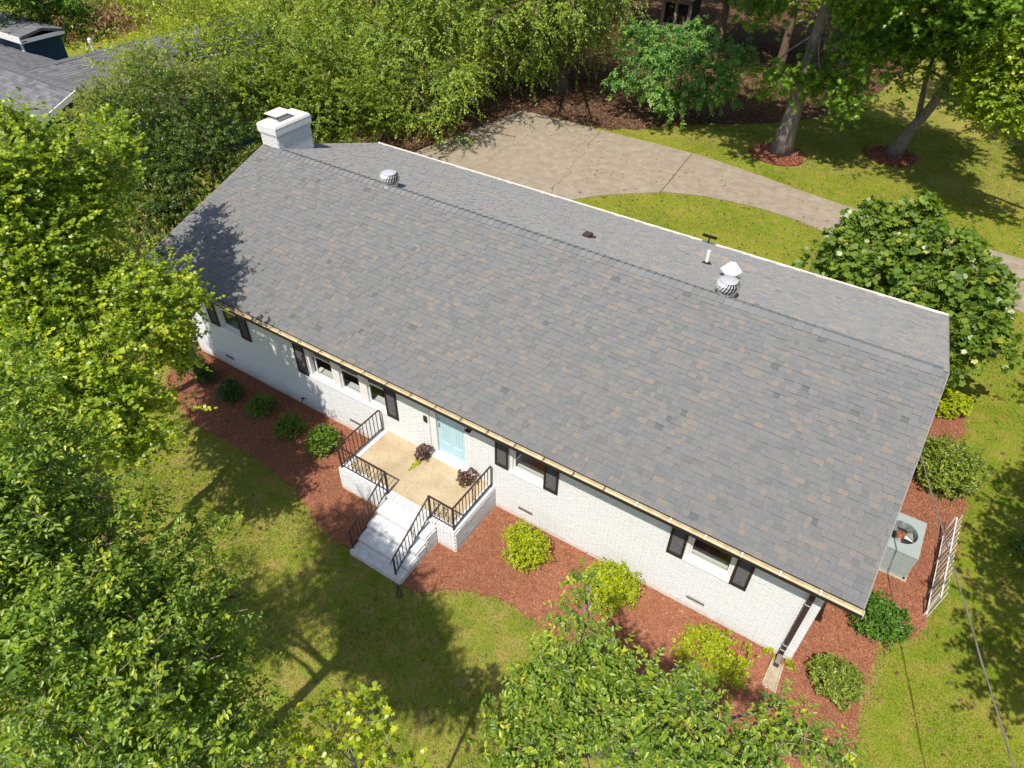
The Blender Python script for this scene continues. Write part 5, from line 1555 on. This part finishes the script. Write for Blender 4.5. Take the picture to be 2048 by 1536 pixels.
flakes(gr_, (-12, 14, 12, 44), 130, .10, .06, WOOD, 'fallen_leaves', 'dry_leaf', z=.012, exclude=[DRIVE])
flakes(gr_, (-3.5, 3, 20.5, 23.6), 9, .07, .035, DRIVE, 'drive_leaves', 'dry_leaf', z=.038, tilt=.15)

# ------------------------------------------------------------ neighbour houses beyond the hedge
def far_roof(name, parent, pts, v=.5, course=.15, seed=1):
    """a shingled roof face: pts = eave left, eave right, ridge right, ridge left; lapped courses of tabs"""
    r = np.random.default_rng(seed)
    a, b, c, d = [np.array(p, float) for p in pts]
    n = norm(np.cross(b - a, d - a))
    if n[2] < 0:
        n = -n
    L = np.linalg.norm((d + c) / 2 - (a + b) / 2)
    m = max(3, int(L / course))
    mb = MB()
    mb.hexa([a - n * .12, b - n * .12, c - n * .12, d - n * .12, a, b, c, d], 0.2)
    for i in range(m):
        t0, t1 = i / m, (i + 1.05) / m
        t1 = min(t1, 1)
        p0, p1 = a + (d - a) * t0, b + (c - b) * t0
        q0, q1 = a + (d - a) * t1, b + (c - b) * t1
        W = np.linalg.norm(p1 - p0)
        k = max(1, int(W / .32)); e = np.sort(np.concatenate([[0, 1], r.random(k - 1) * .02 + np.linspace(1 / k, 1 - 1 / k, k - 1) if k > 1 else []]))
        for u0, u1 in zip(e[:-1], e[1:]):
            vv = float(np.clip(r.normal(.55, .22), .15, 1))
            A, B = p0 + (p1 - p0) * u0, p0 + (p1 - p0) * u1
            C_, D_ = q0 + (q1 - q0) * u1, q0 + (q1 - q0) * u0
            h = .016 if r.random() < .6 else .008
            mb.add([A + n * .001, B + n * .001, A + n * h, B + n * h, C_ + n * .003, D_ + n * .003], [(0, 1, 3, 2), (2, 3, 4, 5)], [0, 0, vv, vv, vv, vv])
    return mb.build(name, M['far_shingle'], parent)
nb = thing('neighbour_house', (-16, 6, 0), 'dark blue neighbour house with grey shingle roof behind the hedge on the left', 'house')
far_roof('roof', nb, [(-26, .6, 2.95), (-11.6, .6, 2.95), (-11.6, 4.88, 4.6), (-26, 4.88, 4.6)], seed=1)
far_roof('roof', nb, [(-11.6, 9.2, 2.95), (-26, 9.2, 2.95), (-26, 4.88, 4.6), (-11.6, 4.88, 4.6)], seed=2)
far_roof('roof', nb, [(-11.0, 7.2, 2.9), (-11.0, 16.0, 2.9), (-14.7, 16.0, 4.5), (-15.75, 4.9, 4.58)], seed=3)
far_roof('roof', nb, [(-19.0, 16.0, 2.9), (-19.0, 8.2, 2.9), (-15.75, 4.9, 4.58), (-14.7, 16.0, 4.5)], seed=4)
MB().box(-25.8, -12.0, 1.1, 8.8, 0, 2.9).box(-18.6, -11.5, 6.6, 15.7, 0, 2.85).build('wall', M['blue_wall'], nb)
MB().add([(-12.0, 1.1, 2.9), (-12.0, 8.8, 2.9), (-12.0, 4.88, 4.40), (-12.2, 1.1, 2.9), (-12.2, 8.8, 2.9), (-12.2, 4.88, 4.40)], [(0, 1, 2), (5, 4, 3), (0, 3, 4, 1), (1, 4, 5, 2), (2, 5, 3, 0)]).build('gable', M['blue_wall'], nb)
MB().hexa([(-11.6, .55, 2.75), (-11.55, .55, 2.75), (-11.55, 4.9, 4.42), (-11.6, 4.9, 4.42), (-11.6, .55, 2.97), (-11.55, .55, 2.97), (-11.55, 4.9, 4.63), (-11.6, 4.9, 4.63)]).build('rake_board', M['trim'], nb)
rd = MB()
for i in range(46):
    y0 = 6.3 + i * .21
    rd.hexa([(-15.75 + .02 * i * .45, y0, 4.53), (-15.40 + .02 * i * .45, y0, 4.53), (-15.40 + .02 * i * .45, y0 + .23, 4.53), (-15.75 + .02 * i * .45, y0 + .23, 4.53),
             (-15.70 + .02 * i * .45, y0, 4.585), (-15.45 + .02 * i * .45, y0, 4.585), (-15.45 + .02 * i * .45, y0 + .23, 4.57), (-15.70 + .02 * i * .45, y0 + .23, 4.57)], .4 if i % 2 else .5)
rd.build('ridge_vent', M['far_shingle'], nb)
rd = MB()
for i in range(70):
    x0 = -11.65 - (i + 1) * .205
    rd.box(x0, x0 + .2, 4.74, 5.02, 4.57, 4.615 if i % 2 else 4.607, .4 if i % 2 else .5)
rd.build('ridge_vent', M['far_shingle'], nb)
MB().hexa([(-14.2, 11.2, 4.28), (-13.0, 11.2, 3.77), (-13.0, 12.3, 3.77), (-14.2, 12.3, 4.28), (-14.2, 11.2, 4.42), (-13.0, 11.2, 3.91), (-13.0, 12.3, 3.91), (-14.2, 12.3, 4.42)]).build('skylight', M['sky_glass'], nb)
MB().lathe((-15.9, 8.4, 4.5), [(.04, 0), (.04, .35), (.09, .36), (.09, .5), (0.02, .56)], 10).build('flue_pipe', M['galv_light'], nb)
g2 = thing('blue_garage', (-25.5, 9.5, 0), 'blue garage with white trimmed gable at the top left edge', 'garage')
MB().box(-30, -23.6, 9.0, 11, 0, 3.6).build('wall', M['blue_wall'], g2)
far_roof('roof', g2, [(-30, 8.75, 3.86), (-23.0, 8.75, 3.86), (-23.0, 9.9, 4.06), (-30, 9.9, 4.06)], seed=7)
far_roof('roof', g2, [(-23.0, 11.0, 3.8), (-30, 11.0, 3.8), (-30, 9.9, 4.06), (-23.0, 9.9, 4.06)], seed=8)
MB().box(-30, -23.0, 8.68, 8.73, 3.56, 3.86).box(-23.8, -23.58, 8.95, 8.995, 0, 3.5).box(-30, -23.0, 8.73, 8.99, 3.605, 3.66).box(-23.05, -23.0, 8.75, 11.0, 3.56, 3.74).build('trim', M['trim'], g2)
# dry brush and weeds between the houses and the far lawn
def brush(x, y, rx, ry, n, L, mat, name, label, seed):
    r = np.random.default_rng(seed)
    P = np.stack([x + r.normal(0, rx, n), y + r.normal(0, ry, n), r.random(n) ** 2 * .9], 1)
    D = r.normal(0, .8, (n, 3)) + np.array([0, 0, .8])
    LL = L * r.uniform(.5, 1.3, n)
    V, F, _ = build_leaves(P, D, r.normal(0, 1, (n, 3)) + np.array([0, 0, .6]), LL, LL * .22, T2)
    o = bpy.data.objects.new(name, np_mesh(name, V, F, M[mat], np.repeat(r.random(n), 4)))
    COL.objects.link(o); o['kind'] = 'stuff'
brush(-36.2, 19.2, 1.5, 1.6, 5000, .42, 'dry_grass', 'dry_brush', '', 1)
brush(-39, 23, 3.5, 3.0, 9000, .36, 'leaf_elm', 'weed_bank', '', 2)
brush(-38, 15, 2.0, 2.0, 4000, .36, 'leaf_shrub_mid', 'weed_bank', '', 3)
brush(-39, 17.5, 1.5, 1.2, 2500, .34, 'dry_grass', 'dry_brush', '', 4)
# weathered grey play hut in the woods
ph = thing('wooden_hut', (-1.4, 42.8, 0), 'weathered grey wooden hut with two dark openings among the trees at the top', 'hut')
mb = MB()
for x in (-2.4, -1.45, -.45):
    mb.box(x - .10, x + .10, 42.0, 42.2, 0, 2.3)
mb.box(-2.5, -.35, 41.98, 42.21, .0, .75).box(-2.5, -.35, 41.98, 42.21, 2.1, 2.4)
mb.build('frame', M['grey_wood'], ph)
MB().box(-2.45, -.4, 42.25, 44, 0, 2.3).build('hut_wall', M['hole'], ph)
MB().hexa([(-2.7, 41.7, 2.42), (-.2, 41.7, 2.42), (-.2, 44.2, 2.42), (-2.7, 44.2, 2.42), (-2.7, 42.8, 3.1), (-.2, 42.8, 3.1), (-.2, 43.0, 3.1), (-2.7, 43.0, 3.1)]).build('roof', M['grey_wood'], ph)
